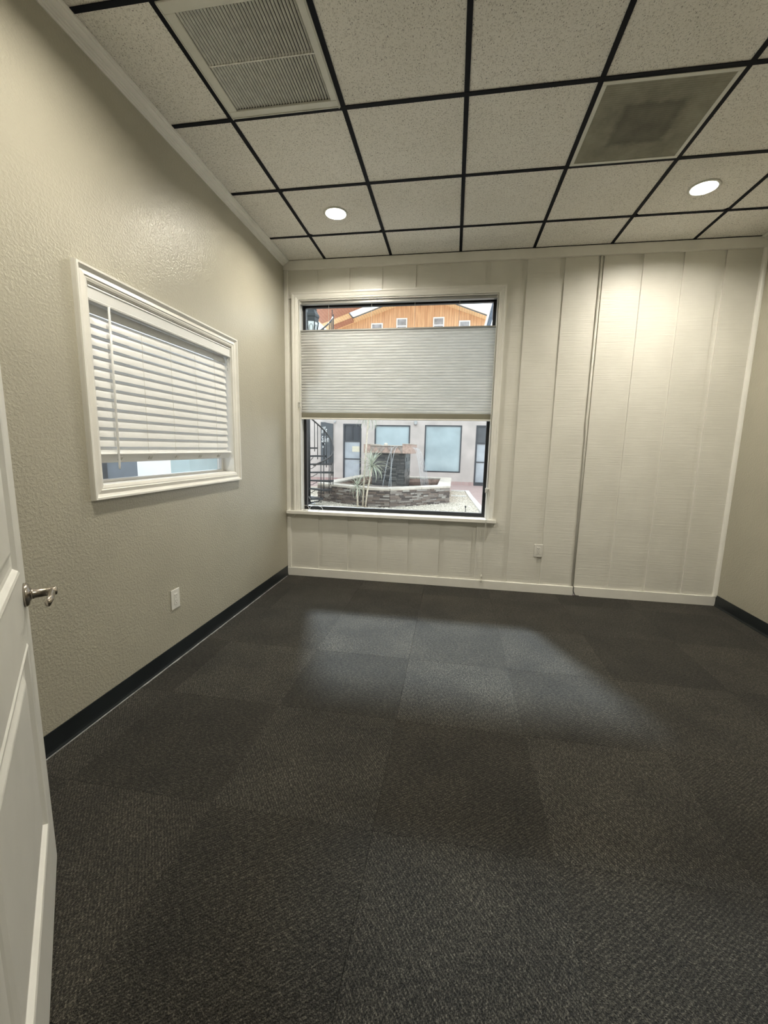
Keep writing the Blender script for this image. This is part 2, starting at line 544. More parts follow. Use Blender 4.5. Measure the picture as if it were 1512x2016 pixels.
def build_ceiling():
    ce = box('ceiling', (XL - 0.14, XR + 0.14, YF - 0.14, YB + 0.14, ZC + 0.10, ZC + 0.22), 'dark')
    tag(ce, 'suspended ceiling of speckled white tiles in a black metal grid', 'ceiling', kind='structure')
    cache = {}
    for i in range(-1, 7):
        for j in range(-4, 3):
            if (i, j) in ((0, -1), (3, 0)):
                continue
            a0, a1 = max(GX0 + i * T, XL), min(GX0 + (i + 1) * T, XR)
            b0, b1 = max(GY0 + j * T, YF), min(GY0 + (j + 1) * T, YB)
            if a1 - a0 < 0.02 or b1 - b0 < 0.02:
                continue
            key = (round(a1 - a0, 4), round(b1 - b0, 4))
            if key not in cache:
                w, h = key[0] / 2 - 0.003, key[1] / 2 - 0.003
                cache[key] = MB().box(-w, w, -h, h, 0, 0.016).mesh('ceiling_tile', 'ctile')
            if (i, j) in ((0, 1), (4, 1), (0, -2), (4, -2)):      # tile cut for a downlight
                w, h = key[0] / 2 - 0.003, key[1] / 2 - 0.003
                n, hole = 48, LENS_R + 0.004
                loops = []
                for rr, zz in ((0, 0.016), (0, 0.0), (1, 0.0), (1, 0.016), (0, 0.016)):
                    lp = []
                    for q in range(n):
                        a = 2 * PI * (q + 0.5) / n
                        c, s_ = math.cos(a), math.sin(a)
                        f = 1 / max(abs(c), abs(s_))
                        lp.append((hole * c, hole * s_ + 0.01, zz) if rr else (w * c * f, h * s_ * f, zz))
                    loops.append(lp)
                me = MB().loft(loops, True, False).mesh('ceiling_tile', 'ctile')
                link('ceiling_tile', me, ce, ((a0 + a1) / 2, (b0 + b1) / 2, ZC + 0.004))
                continue
            o = link('ceiling_tile', cache[key], ce, ((a0 + a1) / 2, (b0 + b1) / 2, ZC + 0.004))
            o.rotation_euler = (0, 0, random.choice((0, PI)))
    for i in range(0, 7):
        x = GX0 + i * T
        if XL < x < XR:
            MB().box(x - 0.012, x + 0.012, YF, YB, ZC, ZC + 0.003).box(x - 0.002, x + 0.002, YF, YB, ZC + 0.003, ZC + 0.04).build('grid_bar', 'grid', ce)
    for j in range(-3, 3):
        y = GY0 + j * T
        if YF < y < YB:
            MB().box(XL, XR, y - 0.012, y + 0.012, ZC - 0.0004, ZC + 0.0028).box(XL, XR, y - 0.002, y + 0.002, ZC + 0.003, ZC + 0.04).build('grid_bar', 'grid', ce)
    y = YB - 0.004
    MB().box(GX0, XR, YB - 0.024, YB, ZC - 0.0006, ZC + 0.0028).build('grid_bar', 'grid', ce)
build_ceiling()

WT = 0.14
WIN_L = (1.715, 2.945, 1.115, 2.03)      # left-wall window opening: y0, y1, z0, z1
WIN_B = (-1.490, 0.332, 0.683, 2.672)    # back-wall window opening: x0, x1, z0, z1

def build_walls():
    y0, y1, z0, z1 = WIN_L
    w = MB()
    w.box(XL - WT, XL, YF - 0.12, y0, 0, ZC + 0.1)
    w.box(XL - WT, XL, y1, YB + WT, 0, ZC + 0.1)
    w.box(XL - WT, XL, y0, y1, 0, z0)
    w.box(XL - WT, XL, y0, y1, z1, ZC + 0.1)
    tag(w.build('wall_left', 'wall'), 'greige textured wall with the small blind covered window', 'wall', kind='structure')
    tag(box('wall_right', (XR, XR + WT, YF - 0.12, YB + WT, 0, ZC + 0.1), 'wall'),
        'greige textured wall at the right edge beyond the white boards', 'wall', kind='structure')
    # front wall with the doorway the camera stands in, and the hall behind it
    f = MB()
    f.box(XL, -0.575, YF - 0.12, YF, 0, ZC + 0.1).box(0.375, XR, YF - 0.12, YF, 0, ZC + 0.1).box(-0.575, 0.375, YF - 0.12, YF, 2.06, ZC + 0.1)
    tag(f.build('wall_front', 'wall'), 'greige wall around the doorway, behind the viewer', 'wall', kind='structure')
    h = MB()
    h.box(-1.3, -1.2, -2.5, YF - 0.12, 0, 2.6).box(1.2, 1.3, -2.5, YF - 0.12, 0, 2.6).box(-1.3, 1.3, -2.6, -2.5, 0, 2.6).box(-1.3, 1.3, -2.6, YF - 0.12, 2.6, 2.7)
    tag(h.build('wall_hall', 'wall'), 'hallway walls behind the doorway', 'wall', kind='structure')
    # back wall: backing plus one board between each pair of grooves
    x0, x1, z0, z1 = WIN_B
    yb = YB + 0.012
    b = MB()
    b.box(XL, x0, yb, YB + WT, 0, ZC + 0.1).box(x1, XR, yb, YB + WT, 0, ZC + 0.1)
    b.box(x0, x1, yb, YB + WT, 0, z0 - 0.02).box(x0, x1, yb, YB + WT, z1, ZC + 0.1)
    bw = b.build('wall_back', 'board')
    tag(bw, 'white painted vertical board wall around the large window', 'wall', kind='structure')
    gr = [1.154 + 0.304 * k - 0.008 for k in range(-8, 4)]
    ed = [XL + 0.02] + gr + [XR - 0.01]
    gw = 0.021
    for k in range(len(ed) - 1):
        a, c = ed[k] + (gw if k else 0), ed[k + 1] - (gw if k < len(ed) - 2 else 0)
        m = MB()
        zb, zt = 0.04, 2.96
        if c <= x1 + 0.06:
            m.box(a, c, YB, yb + 0.001, zb, z0 - 0.03).box(a, c, YB, yb + 0.001, z1 + 0.02, zt)
        elif a < x1 + 0.06:
            s = x1 + 0.03
            m.box(s, c, YB, yb + 0.001, zb, zt).box(a, s, YB, yb + 0.001, zb, z0 - 0.03).box(a, s, YB, yb + 0.001, z1 + 0.02, zt)
        else:
            m.box(a, c, YB, yb + 0.001, zb, zt)
        m.build('board', 'board', bw)
build_walls()

def build_trims():
    def profile_run(name, prof, axis_pts, mat, label, kind='structure'):
        m = MB()
        m.loft([[(p[0], p[1], p[2]) for p in lp] for lp in axis_pts])
        return tag(m.build(name, mat), label, 'trim', kind=kind)
    # crown on the side walls: (out from wall, down from ceiling)
    cr = [(0, 0), (0.062, 0), (0.062, 0.007), (0.055, 0.008), (0.053, 0.012), (0.046, 0.013), (0.043, 0.020), (0.032, 0.025), (0.026, 0.025), (0.024, 0.031), (0.016, 0.033), (0.014, 0.038), (0.008, 0.039), (0.006, 0.045), (0, 0.045)]
    profile_run('trim_1', None, [[(XL + o, y, ZC - d + 0.001) for o, d in cr] for y in (YF, YB)], 'trim',
                'narrow white crown moulding above the greige wall with the blind')
    profile_run('trim_2', None, [[(XR - o, y, ZC - d + 0.001) for o, d in cr] for y in (YB, YF)], 'trim',
                'narrow white crown moulding above the right greige wall')
    tag(box('trim_3', (XL + 0.0, XR, YB - 0.022, YB + 0.004, 2.935, ZC), 'trim', bevel=0.003), 'flat white board under the ceiling along the white boards', 'trim', kind='structure')
    tag(box('trim_4', (XL, XL + 0.040, YB - 0.012, YB + 0.004, 0.085, 2.935), 'trim', bevel=0.003), 'slim white corner strip beside the large window', 'trim', kind='structure')
    q = [(0, 0)] + [(0.026 * math.sin(a), 0.026 * math.cos(a)) for a in [PI / 2 * k / 6 for k in range(7)]]
    m = MB().loft([[(XR - o, YB - d, z) for o, d in q] for z in (0.085, 2.935)])
    tag(m.build('trim_5', 'trim'), 'white quarter round strip in the right corner of the boards', 'trim', kind='structure')
    # white baseboard under the boards, split where the cable crosses it
    bb = thing('baseboard_back', 'flat white baseboard under the white boards', 'baseboard', (0, YB, 0), kind='structure')
    MB().box(XL + 0.002, 1.160, YB - 0.016, YB + 0.004, 0.0, 0.084).build('board', 'trim', bb, 0.002)
    MB().loft([[(1.170, y, 0.084), (1.168, y, 0.045), (1.187, y, 0.0), (XR - 0.004, y, 0.0), (XR - 0.004, y, 0.084)] for y in (YB - 0.016, YB + 0.004)]).build('board', 'trim', bb)
    # vinyl cove base on the side walls
    cv = [(0, 0.100), (0.004, 0.100), (0.005, 0.03), (0.006, 0.015), (0.010, 0.004), (0.010, 0.0), (0, 0)]
    m = MB().loft([[(XL + o, y, z) for o, z in cv] for y in (YF, YB - 0.017)])
    tag(m.build('baseboard_left', 'cove'), 'black vinyl cove base below the greige wall with the blind', 'baseboard', kind='structure')
    m = MB().loft([[(XR - o, y, z) for o, z in cv] for y in (YB - 0.017, YF)])
    tag(m.build('baseboard_right', 'cove'), 'black vinyl cove base at the right edge of the carpet', 'baseboard', kind='structure')
    # frayed pale strip between cove base and carpet
    pts = []
    y = YF
    while y < YB - 0.03:
        pts.append((y, 0.0105 + (0.004 + 0.005 * random.random() if 1.9 < y < 3.3 else 0.0035)))
        y += 0.05
    m = MB().loft([[(XL + 0.0102, y, 0.0), (XL + x, y, 0.0), (XL + x, y, 0.0035), (XL + 0.0102, y, 0.0035)] for y, x in pts])
    tag(m.build('trim_6', 'caulk'), 'thin pale strip between the black cove base and the carpet', 'trim', kind='structure')
build_trims()

# ================================================================== windows
def casing_sides(rect, prof, mapf, parent, mat, sides=(0, 1, 2, 3), name='casing_board'):
    """rect = (a0, a1, b0, b1) inner edge; prof = [(outward, proud)]; one mitred board per side"""
    a0, a1, b0, b1 = rect
    C = [(a0, b0, -1, -1), (a1, b0, 1, -1), (a1, b1, 1, 1), (a0, b1, -1, 1)]
    for s in sides:
        m = MB()
        loops = []
        for c in (C[s], C[(s + 1) % 4]):
            loops.append([mapf(c[0] + c[2] * w, c[1] + c[3] * w, h) for w, h in prof])
        m.loft(loops)
        m.build(name, mat, parent)

def build_back_window():
    x0, x1, z0, z1 = WIN_B
    w = thing('window_1', 'large black framed window with white casing in the board wall', 'window', (x0, YB, z0), kind='structure')
    prof = [(0.004, -0.004), (0.004, 0.010), (0.012, 0.014), (0.020, 0.014), (0.026, 0.017), (0.048, 0.019), (0.054, 0.024), (0.066, 0.024), (0.066, -0.004)]
    casing_sides((x0, x1, z0, z1), prof, lambda a, b, h: (a, YB - h, b), w, 'trim', (1, 2, 3))
    # jamb liners
    for b in ((x0, x0 + 0.006, YB - 0.003, YB + 0.09, z0, z1), (x1 - 0.006, x1, YB - 0.003, YB + 0.09, z0, z1), (x0 + 0.006, x1 - 0.006, YB - 0.003, YB + 0.09, z1 - 0.006, z1)):
        box('jamb', b, 'trim', w)
    box('sill', (-1.625, 0.425, YB - 0.055, YB + 0.085, z0 - 0.034, z0), 'trim', w, 0.004)
    fw = 0.034
    yf0, yf1 = YB + 0.085, YB + 0.125
    for n, b in (('frame_rail', (x0, x1, yf0, yf1, z0, z0 + 0.036)), ('frame_rail', (x0, x1, yf0, yf1, z1 - 0.040, z1)),
                 ('frame_stile', (x0, x0 + fw, yf0, yf1, z0 + 0.030, z1 - 0.040)), ('frame_stile', (x1 - fw, x1, yf0, yf1, z0 + 0.030, z1 - 0.040))):
        box(n, b, 'blackframe', w, 0.002)
    box('pane', (x0 + fw, x1 - fw, yf0 + 0.017, yf0 + 0.023, z0 + 0.030, z1 - 0.040), 'pane', w)
    return w
build_back_window()

def build_left_window():
    y0, y1, z0, z1 = WIN_L
    w = thing('window_2', 'smaller window with white moulded casing in the greige wall', 'window', (XL, y0, z0), kind='structure')
    prof = [(-0.004, -0.004), (-0.004, 0.010), (0.006, 0.014), (0.012, 0.014), (0.016, 0.018), (0.034, 0.014), (0.044, 0.020), (0.049, 0.026), (0.058, 0.026), (0.060, 0.020), (0.062, -0.002)]
    casing_sides(WIN_L, prof, lambda a, b, h: (XL + h, a, b), w, 'trim')
    t = 0.010
    for b in ((XL - 0.12, XL + 0.004, y0, y0 + t, z0, z1), (XL - 0.12, XL + 0.004, y1 - t, y1, z0, z1), (XL - 0.12, XL + 0.004, y0 + t, y1 - t, z1 - t, z1)):
        box('jamb', b, 'trim', w)
    box('sill', (XL - 0.12, XL + 0.004, y0 + t, y1 - t, z0, z0 + 0.008), 'trim', w, 0.002)
    f = 0.022
    xa, xb = XL - 0.12, XL - 0.085
    for n, b in (('frame_rail', (xa, xb, y0 + t, y1 - t, z0 + 0.008, z0 + 0.022)), ('frame_rail', (xa, xb, y0 + t, y1 - t, z1 - t - f, z1 - t)),
                 ('frame_stile', (xa, xb, y0 + t, y0 + t + f, z0 + 0.022, z1 - t - f)), ('frame_stile', (xa, xb, y1 - t - f, y1 - t, z0 + 0.022, z1 - t - f))):
        box(n, b, 'trim', w, 0.002)
    box('pane', (xa + 0.014, xa + 0.019, y0 + t + f, y1 - t - f, z0 + 0.022, z1 - t - f), 'pane', w)
build_left_window()

def build_blind():
    y0, y1, z0, z1 = WIN_L
    ya, yb = y0 + 0.016, y1 - 0.030
    xs = XL - 0.036
    bl = thing('venetian_blind', 'white wide slat venetian blind lowered over the smaller window', 'blind', (XL, (y0 + y1) / 2, 1.21))
    MB().box(xs - 0.028, xs + 0.020, ya, yb, 1.955, z1 - 0.014).build('headrail', 'blind', bl, 0.002)
    # moulded valance
    vp = [(0.000, 1.950), (0.010, 1.950), (0.012, 1.957), (0.008, 1.960), (0.008, 2.004), (0.012, 2.008), (0.011, 2.014), (0.000, 2.014)]
    MB().loft([[(XL - 0.006 + o, y, z) for o, z in vp] for y in (1.728, 2.930)]).build('valance', 'blind', bl)
    # slat: room edge up
    w, th, tilt = 0.050, 0.003, math.radians(72)
    prof = []
    for sgn in (1, -1):
        for q in range(7):
            u = -w / 2 + w * q / 6
            if sgn < 0:
                u = -u
            bow = 0.0022 * (1 - (2 * u / w) ** 2)
            prof.append((u, bow + sgn * th / 2))
    ct, st = math.cos(tilt), math.sin(tilt)
    loopf = lambda yy: [(u * ct + v * st, yy, -u * st + v * ct) for u, v in prof]
    L = yb - ya
    me = MB().loft([loopf(-L / 2), loopf(L / 2)]).mesh('slat', 'blind')
    pitch = 0.0464
    for k in range(-1, 14):
        link('slat', me, bl, (xs, (ya + yb) / 2, 1.906 - 0.024 - pitch * k))
    # bottom rail, tipped with its underside to the room
    rz = 1.250
    rt = math.radians(56)
    ax = Vector((math.cos(rt), 0, math.sin(rt))); an = Vector((-math.sin(rt), 0, math.cos(rt)))
    br = MB().obox((xs + 0.012, 0, rz), ax, (0, 1, 0), an, (-0.027, 0.027), (ya, yb + 0.004), (-0.009, 0.009)).build('bottom_rail', 'blind', bl, 0.003, seg=2)
    for y in (1.861, 2.075, 2.304, 2.540, 2.761):
        c = Vector((xs + 0.012, y, rz)) - an * 0.009
        cap = MB().obox(c, ax, (0, 1, 0), an, (-0.011, 0.011), (-0.014, 0.014), (-0.004, 0.0)).build('cord_cap', 'clear', br, 0.002)
    for y in (1.861, 2.075, 2.304, 2.540, 2.761):
        MB().tube([(xs + 0.013, y, 1.955), (xs + 0.013, y, rz + 0.02)], 0.0009, 5).build('ladder_cord', 'cord', bl)
        MB().tube([(xs - 0.013, y, 1.955), (xs - 0.013, y, rz + 0.02)], 0.0009, 5).build('ladder_cord', 'cord', bl)
    MB().tube([(XL + 0.004, 1.838, 1.953), (XL + 0.006, 1.834, 1.6), (XL + 0.006, 1.829, 1.205), (XL + 0.006, 1.829, 1.193)], [0.0052, 0.0052, 0.0055, 0.003], 10).build('tilt_wand', 'blind', bl, smooth=True)
    for k in range(3):
        MB().box(XL - 0.012, XL - 0.004, 2.905 + 0.002 * k, 2.912 + 0.002 * k, 1.925 - 0.035 * k, 1.945 - 0.035 * k).build('side_clip', 'clear', bl)
build_blind()

def build_shade():
    x0, x1 = -1.482, 0.325
    yc = YB + 0.034
    s = thing('cellular_shade', 'off white pleated cellular shade drawn across the middle of the large window', 'shade', ((x0 + x1) / 2, yc, 1.59))
    MB().box(x0 - 0.002, x1 + 0.001, yc - 0.020, yc + 0.020, 2.640, 2.666).box(x0 - 0.002, x1 + 0.001, yc - 0.023, yc - 0.019, 2.655, 2.662).build('headrail', 'rail', s, 0.002)
    MB().box(x0 - 0.004, x0 + 0.010, yc - 0.026, yc - 0.018, 2.640, 2.662).build('end_cap', 'clear', s, 0.002)
    MB().box(x1 - 0.010, x1 + 0.003, yc - 0.026, yc - 0.018, 2.640, 2.662).build('end_cap', 'clear', s, 0.002)
    MB().box(x0, x1, yc - 0.017, yc + 0.017, 2.400, 2.414).build('top_rail', 'rail', s, 0.002)
    zb, zt, n = 1.648, 2.400, 29
    p = (zt - zb) / n
    nx = 70
    m = MB()
    for side in (-1, 1):
        rows = []
        for r in range(4 * n + 1):
            z = zb + p * r / 4
            fr = (0.0045, 0.0092, 0.0098, 0.0092)[r % 4]
            row = []
            for c in range(nx + 1):
                x = x0 + (x1 - x0) * c / nx
                wv = 0.0008 * math.sin(x * 9 + r * 1.7) + 0.0006 * math.sin(x * 23 + r * 2.9) + random.uniform(-0.0003, 0.0003)
                row.append((x, yc + side * (fr + (wv * 0.7 if r % 4 else 0)), z + (wv if 0 < r < 4 * n else 0)))
            rows.append(row)
        m.loft(rows, closed=False, caps=False)
    m.build('pleated_fabric', 'shade', s)
    MB().box(x0, x1, yc - 0.016, yc + 0.016, 1.600, 1.648).build('bottom_stack', 'shaderail', s, 0.004)
    MB().box(x0 - 0.002, x1 + 0.001, yc - 0.018, yc + 0.018, 1.586, 1.600).build('bottom_rail', 'trim', s, 0.002)
    for x in (-1.21, -0.80, -0.40, 0.0):
        MB().tube([(x, yc, 2.414), (x, yc, 2.642)], 0.0012, 5).build('lift_cord', 'cord', s)
    # left cord cleat on the casing
    MB().box(-1.500, -1.490, YB - 0.020, YB - 0.010, 1.695, 1.745).box(-1.496, -1.478, YB - 0.030, YB - 0.016, 1.735, 1.745).box(-1.496, -1.478, YB - 0.030, YB - 0.016, 1.697, 1.706).build('cord_cleat', 'clear', s, 0.002)
build_shade()

def build_cord():
    y = YB - 0.036
    c = thing('pull_cord', 'thin pale pull cord hanging past the sill down to the baseboard', 'cord', (0.323, YB - 0.02, 0.09))
    pts = [(0.326, YB + 0.010, 2.60), (0.328, YB - 0.004, 1.8), (0.329, YB - 0.012, 0.97), (0.331, YB - 0.022, 0.85), (0.331, YB - 0.058, 0.690), (0.330, YB - 0.060, 0.66), (0.322, YB - 0.03, 0.45), (0.322, YB - 0.022, 0.24), (0.321, YB - 0.022, 0.10)]
    MB().tube(pts, 0.0022, 6).build('cord', 'cord', c)
    pts2 = [(p[0] + 0.006, p[1], p[2]) for p in pts[2:]]
    MB().tube(pts2, 0.0018, 6).build('cord', 'cord', c)
    MB().box(0.312, 0.336, YB - 0.030, YB - 0.008, 0.930, 0.975).box(0.330, 0.342, YB - 0.034, YB - 0.010, 0.955, 0.975).build('cord_cleat', 'clear', c, 0.003)
    MB().lathe([(0.002, 0.145), (0.007, 0.140), (0.008, 0.115), (0.005, 0.110), (0.003, 0.098), (0.007, 0.094), (0.007, 0.075), (0.002, 0.070)], (0.323, YB - 0.024, 0), 12).build('tassel', 'cord', c, smooth=True)
build_cord()

def build_sill_clips():
    g = 'clear cord loops on the window sill'
    z = WIN_B[2] + 0.003
    lab = ['small clear plastic cord loop at the left end of the sill', 'small clear plastic cord loop further along the sill']
    for k, (xa, xb) in enumerate(((-1.470, -1.415), (-1.405, -1.270))):
        t = thing('cord_loop', lab[k], 'cord loop', ((xa + xb) / 2, YB + 0.03, z), g)
        pts = []
        for q in range(15):
            a = PI * q / 14
            pts.append(((xa + xb) / 2 - (xb - xa) / 2 * math.cos(a), YB + 0.030 - 0.02 * math.sin(a), z + 0.048 * math.sin(a) ** 0.6))
        MB().tube(pts, 0.002, 6).build('loop', 'clear', t, smooth=True)
        MB().box(xb - 0.055, xb - 0.025, YB + 0.005, YB + 0.025, z - 0.003, z + 0.004).build('tab', 'clear', t, 0.001)
build_sill_clips()

# ================================================================== ceiling fixtures
def build_downlights():
    labs = ['lit round recessed ceiling light near the greige wall, above the window', 'lit round recessed ceiling light above the right end of the board wall',
            'lit round recessed ceiling light behind the air return grille, above the viewer', 'lit round recessed ceiling light on the near right, above the viewer']
    k = 0
    for j in (1, -2):
        for i in (0, 4):
            x, y = GX0 + (i + 0.5) * T, GY0 + (j + 0.5) * T + 0.01
            t = thing('downlight', labs[k], 'ceiling light', (x, y, ZC), 'recessed ceiling lights')
            R = LENS_R
            MB().lathe([(R + 0.003, 0.040), (R + 0.003, 0.004), (R + 0.016, 0.004), (R + 0.018, 0.001), (R + 0.014, -0.002), (R + 0.002, -0.003), (R, 0.000), (R, 0.034), (0.001, 0.034), (0.001, 0.040)], (x, y, ZC), 40).build('trim_ring', 'ventwhite', t, smooth=True)
            MB().lathe([(0.001, 0.025), (R - 0.001, 0.025), (R - 0.001, 0.030), (0.001, 0.030)], (x, y, ZC), 40).build('lens', 'lens', t)
            k += 1
build_downlights()

def build_return_grille():
    x0, x1, y0, y1 = GX0 + 0.012, GX0 + T - 0.012, GY0 - T + 0.012, GY0 - 0.012
    t = thing('return_air_grille', 'white louvred air return grille set in the ceiling grid', 'vent', ((x0 + x1) / 2, (y0 + y1) / 2, ZC))
    xi0, xi1, yi0, yi1 = -1.168, -0.672, 1.760, 2.250
    z0, z1 = ZC - 0.006, ZC + 0.004
    for b in ((x0, x1, y0, yi0), (x0, x1, yi1, y1), (x0, xi0, yi0, yi1), (xi1, x1, yi0, yi1)):
        MB().box(*b, z0, z1).build('frame_bar', 'ventwhite', t, 0.002)
    for b in ((x0 + 0.004, x1 - 0.004, y1 - 0.010, y1 - 0.006), (x0 + 0.004, x0 + 0.008, y0, y1), (x1 - 0.010, x1 - 0.006, y0, y1)):
        MB().box(*b, z0 - 0.003, z0 + 0.002).build('frame_lip', 'ventwhite', t)
    MB().box(xi0, xi1, yi0, yi1, ZC + 0.045, ZC + 0.05).build('duct_back', 'dark', t)
    n = 34
    pitch = (xi1 - xi0) / n
    an = math.radians(48)
    ax, az = Vector((math.cos(an), 0, math.sin(an))), Vector((-math.sin(an), 0, math.cos(an)))
    me = MB().obox((0, 0, 0), ax, (0, 1, 0), az, (-0.0052, 0.0052), ((yi0 - yi1) / 2, (yi1 - yi0) / 2), (-0.0008, 0.0008)).mesh('slat', 'ventslat')
    for k in range(n):
        link('slat', me, t, (xi0 + pitch * (k + 0.45), (yi0 + yi1) / 2, ZC + 0.004))
    for y in (2.005,):
        MB().box(xi0, xi1, y - 0.003, y + 0.003, ZC + 0.0, ZC + 0.012).build('cross_bar', 'ventslat', t)
build_return_grille()

def build_diffuser():
    x0, x1, y0, y1 = GX0 + 3 * T + 0.012, GX0 + 4 * T - 0.012, GY0 + 0.012, GY0 + T - 0.012
    t = thing('ceiling_diffuser', 'dusty square perforated air diffuser with a dark stain in its middle', 'vent', ((x0 + x1) / 2, (y0 + y1) / 2, ZC))
    w = 0.020
    for b in ((x0, x1, y0, y0 + w), (x0, x1, y1 - w, y1), (x0, x0 + w, y0 + w, y1 - w), (x1 - w, x1, y0 + w, y1 - w)):
        MB().box(*b, ZC - 0.003, ZC + 0.004).build('frame_bar', 'ventwhite', t, 0.001)
    h = (x1 - x0) / 2 - w
    me = MB().box(-h, h, -h, h, 0, 0.004).mesh('perforated_face', 'diffuser')
    link('perforated_face', me, t, ((x0 + x1) / 2, (y0 + y1) / 2, ZC - 0.0005), 'grey brown dust stained face')
build_diffuser()

# ================================================================== outlets, cable
def build_outlet(name, c, u, n, label):
    """c centre on wall, u horizontal in-wall axis, n outward normal"""
    t = thing(name, label, 'outlet', c, 'wall outlets')
    u, n, z = Vector(u), Vector(n), Vector((0, 0, 1))
    MB().obox(c, u, n, z, (-0.039, 0.039), (0, 0.006), (-0.061, 0.061)).build('cover_plate', 'plastic', t, 0.003, seg=2)
    rc = MB().obox(c, u, n, z, (-0.0165, 0.0165), (0.004, 0.0085), (-0.034, 0.034)).build('receptacle', 'plastic', t, 0.001)
    for dz in (0.017, -0.017):
        m = MB()
        m.obox(c, u, n, z, (-0.0075, -0.0055), (0.008, 0.0088), (dz + 0.001, dz + 0.010))
        m.obox(c, u, n, z, (0.0055, 0.0075), (0.008, 0.0088), (dz + 0.002, dz + 0.009))
        m.obox(c, u, n, z, (-0.002, 0.002), (0.008, 0.0088), (dz - 0.009, dz - 0.004))
        m.build('socket_slot', 'slot', rc)
    for dz in (0.048, -0.048):
        MB().obox(c, u, n, z, (-0.003, 0.003), (0.0055, 0.0068), (dz - 0.003, dz + 0.003)).build('screw', 'plastic', t, 0.0008)
build_outlet('wall_outlet', (XL, 2.186, 0.387), (0, 1, 0), (1, 0, 0), 'white outlet low on the greige wall below the blind')
build_outlet('wall_outlet', (0.828, YB, 0.406), (1, 0, 0), (0, -1, 0), 'white outlet low on the white board wall')

def build_cable():
    t = thing('wall_cable', 'painted cable running down a board groove and over the baseboard', 'cable', (1.165, YB, 0))
    x = 1.146
    MB().tube([(x + 0.002, YB - 0.001, 2.934), (x, YB - 0.001, 1.55), (x + 0.004, YB - 0.001, 1.5), (x + 0.012, YB - 0.001, 0.087)], 0.0075, 8).build('painted_run', 'board', t, smooth=True)
    MB().tube([(x + 0.0185, YB + 0.001, 0.092), (1.1645, YB - 0.010, 0.080), (1.1635, YB - 0.014, 0.045), (1.178, YB - 0.014, 0.012), (1.186, YB - 0.020, 0.004), (1.215, YB - 0.022, 0.003)], 0.0035, 6).build('bare_end', 'cable', t, label='dark bare end of the cable')
build_cable()

# ================================================================== door
def build_door():
    Fp = Vector((-1.193, 0.964, 0))
    t = Vector((0.714, -0.700, 0)).normalized()       # free edge -> hinge
    n = Vector((0.700, 0.714, 0)).normalized()        # visible face normal
    z = Vector((0, 0, 1))
    W, H, TH = 0.905, 2.03, 0.036
    zb = 0.012
    d = thing('door_1', 'white two panel door standing open at the left edge', 'door', tuple(Fp + t * W), kind='structure')
    P = lambda s, h, zz: tuple(Fp + t * s + n * h + z * zz)
    s0, s1 = 0.118, W - 0.118
    pan = [(0.225, 0.785), (0.975, 1.905)]
    # slab: back, edges, and stiles / rails of the front
    m = MB()
    m.obox(Fp, t, n, z, (0, W), (-TH, -0.012), (zb, H))
    zs = [zb] + [q for p in pan for q in p] + [H]
    m.obox(Fp, t, n, z, (0, s0), (-0.012, 0), (zb, H))
    m.obox(Fp, t, n, z, (s1, W), (-0.012, 0), (zb, H))
    for k in range(0, len(zs), 2):
        m.obox(Fp, t, n, z, (s0, s1), (-0.012, 0), (zs[k], zs[k + 1]))
    m.build('slab', 'door', d)
    for a, b in pan:
        loops = []
        for off, h in ((0, 0.0), (0.006, 0.003), (0.014, 0.001), (0.024, -0.009), (0.034, -0.0105), (0.058, -0.0095), (0.075, -0.003), (0.080, -0.002)):
            loops.append([P(s0 + off, h, a + off), P(s1 - off, h, a + off), P(s1 - off, h, b - off), P(s0 + off, h, b - off)])
        mm = MB()
        mm.loft(loops, True, False)
        i = len(mm.v) - 4
        mm.f.append((i, i + 1, i + 2, i + 3))
        mm.build('panel', 'door', d)
    # lever handle
    hs, hz = 0.062, 0.903
    def cyl(prof, c, axis, nm, mat, par, k=24, sm=True):
        u = axis.cross(z).normalized() if abs(axis.z) < 0.9 else Vector((1, 0, 0))
        v = axis.cross(u).normalized()
        mm = MB().loft([[tuple(Vector(c) + axis * h + u * r * math.cos(2 * PI * q / k) + v * r * math.sin(2 * PI * q / k)) for q in range(k)] for r, h in prof])
        return mm.build(nm, mat, par, smooth=sm)
    c = P(hs, 0, hz)
    hd = cyl([(0.033, 0.0), (0.033, 0.006), (0.030, 0.010), (0.020, 0.013), (0.016, 0.016), (0.014, 0.016)], c, n, 'handle_rose', 'nickel', d, 32)
    cyl([(0.0145, 0.012), (0.0145, 0.020), (0.0125, 0.022), (0.0120, 0.052), (0.0125, 0.066), (0.0115, 0.071), (0.006, 0.073)], c, n, 'neck', 'nickel', hd)
    pts = [P(hs - 0.004, 0.060, hz), P(hs + 0.02, 0.061, hz), P(hs + 0.06, 0.060, hz), P(hs + 0.105, 0.056, hz - 0.001)]
    mm = MB()
    loops = []
    for q, (w1, h1) in zip(pts, ((0.010, 0.011), (0.010, 0.011), (0.010, 0.011), (0.009, 0.010))):
        loops.append([tuple(Vector(q) + n * w1 * 0.8 * math.cos(a) + z * h1 * math.sin(a)) for a in [2 * PI * k / 14 for k in range(14)]])
    mm.loft(loops).build('lever', 'nickel', hd, smooth=True)
    # latch plate on the free edge
    MB().obox(P(0, 0, hz), t, n, z, (-0.0015, 0.002), (-0.029, -0.007), (-0.028, 0.028)).build('latch_plate', 'nickel', d)
    # hinges
    for hh in (0.25, 1.05, 1.80):
        cyl([(0.007, -0.045), (0.007, 0.045)], P(W + 0.004, -TH, hh), z, 'hinge', 'nickel', d, 10)
build_door()

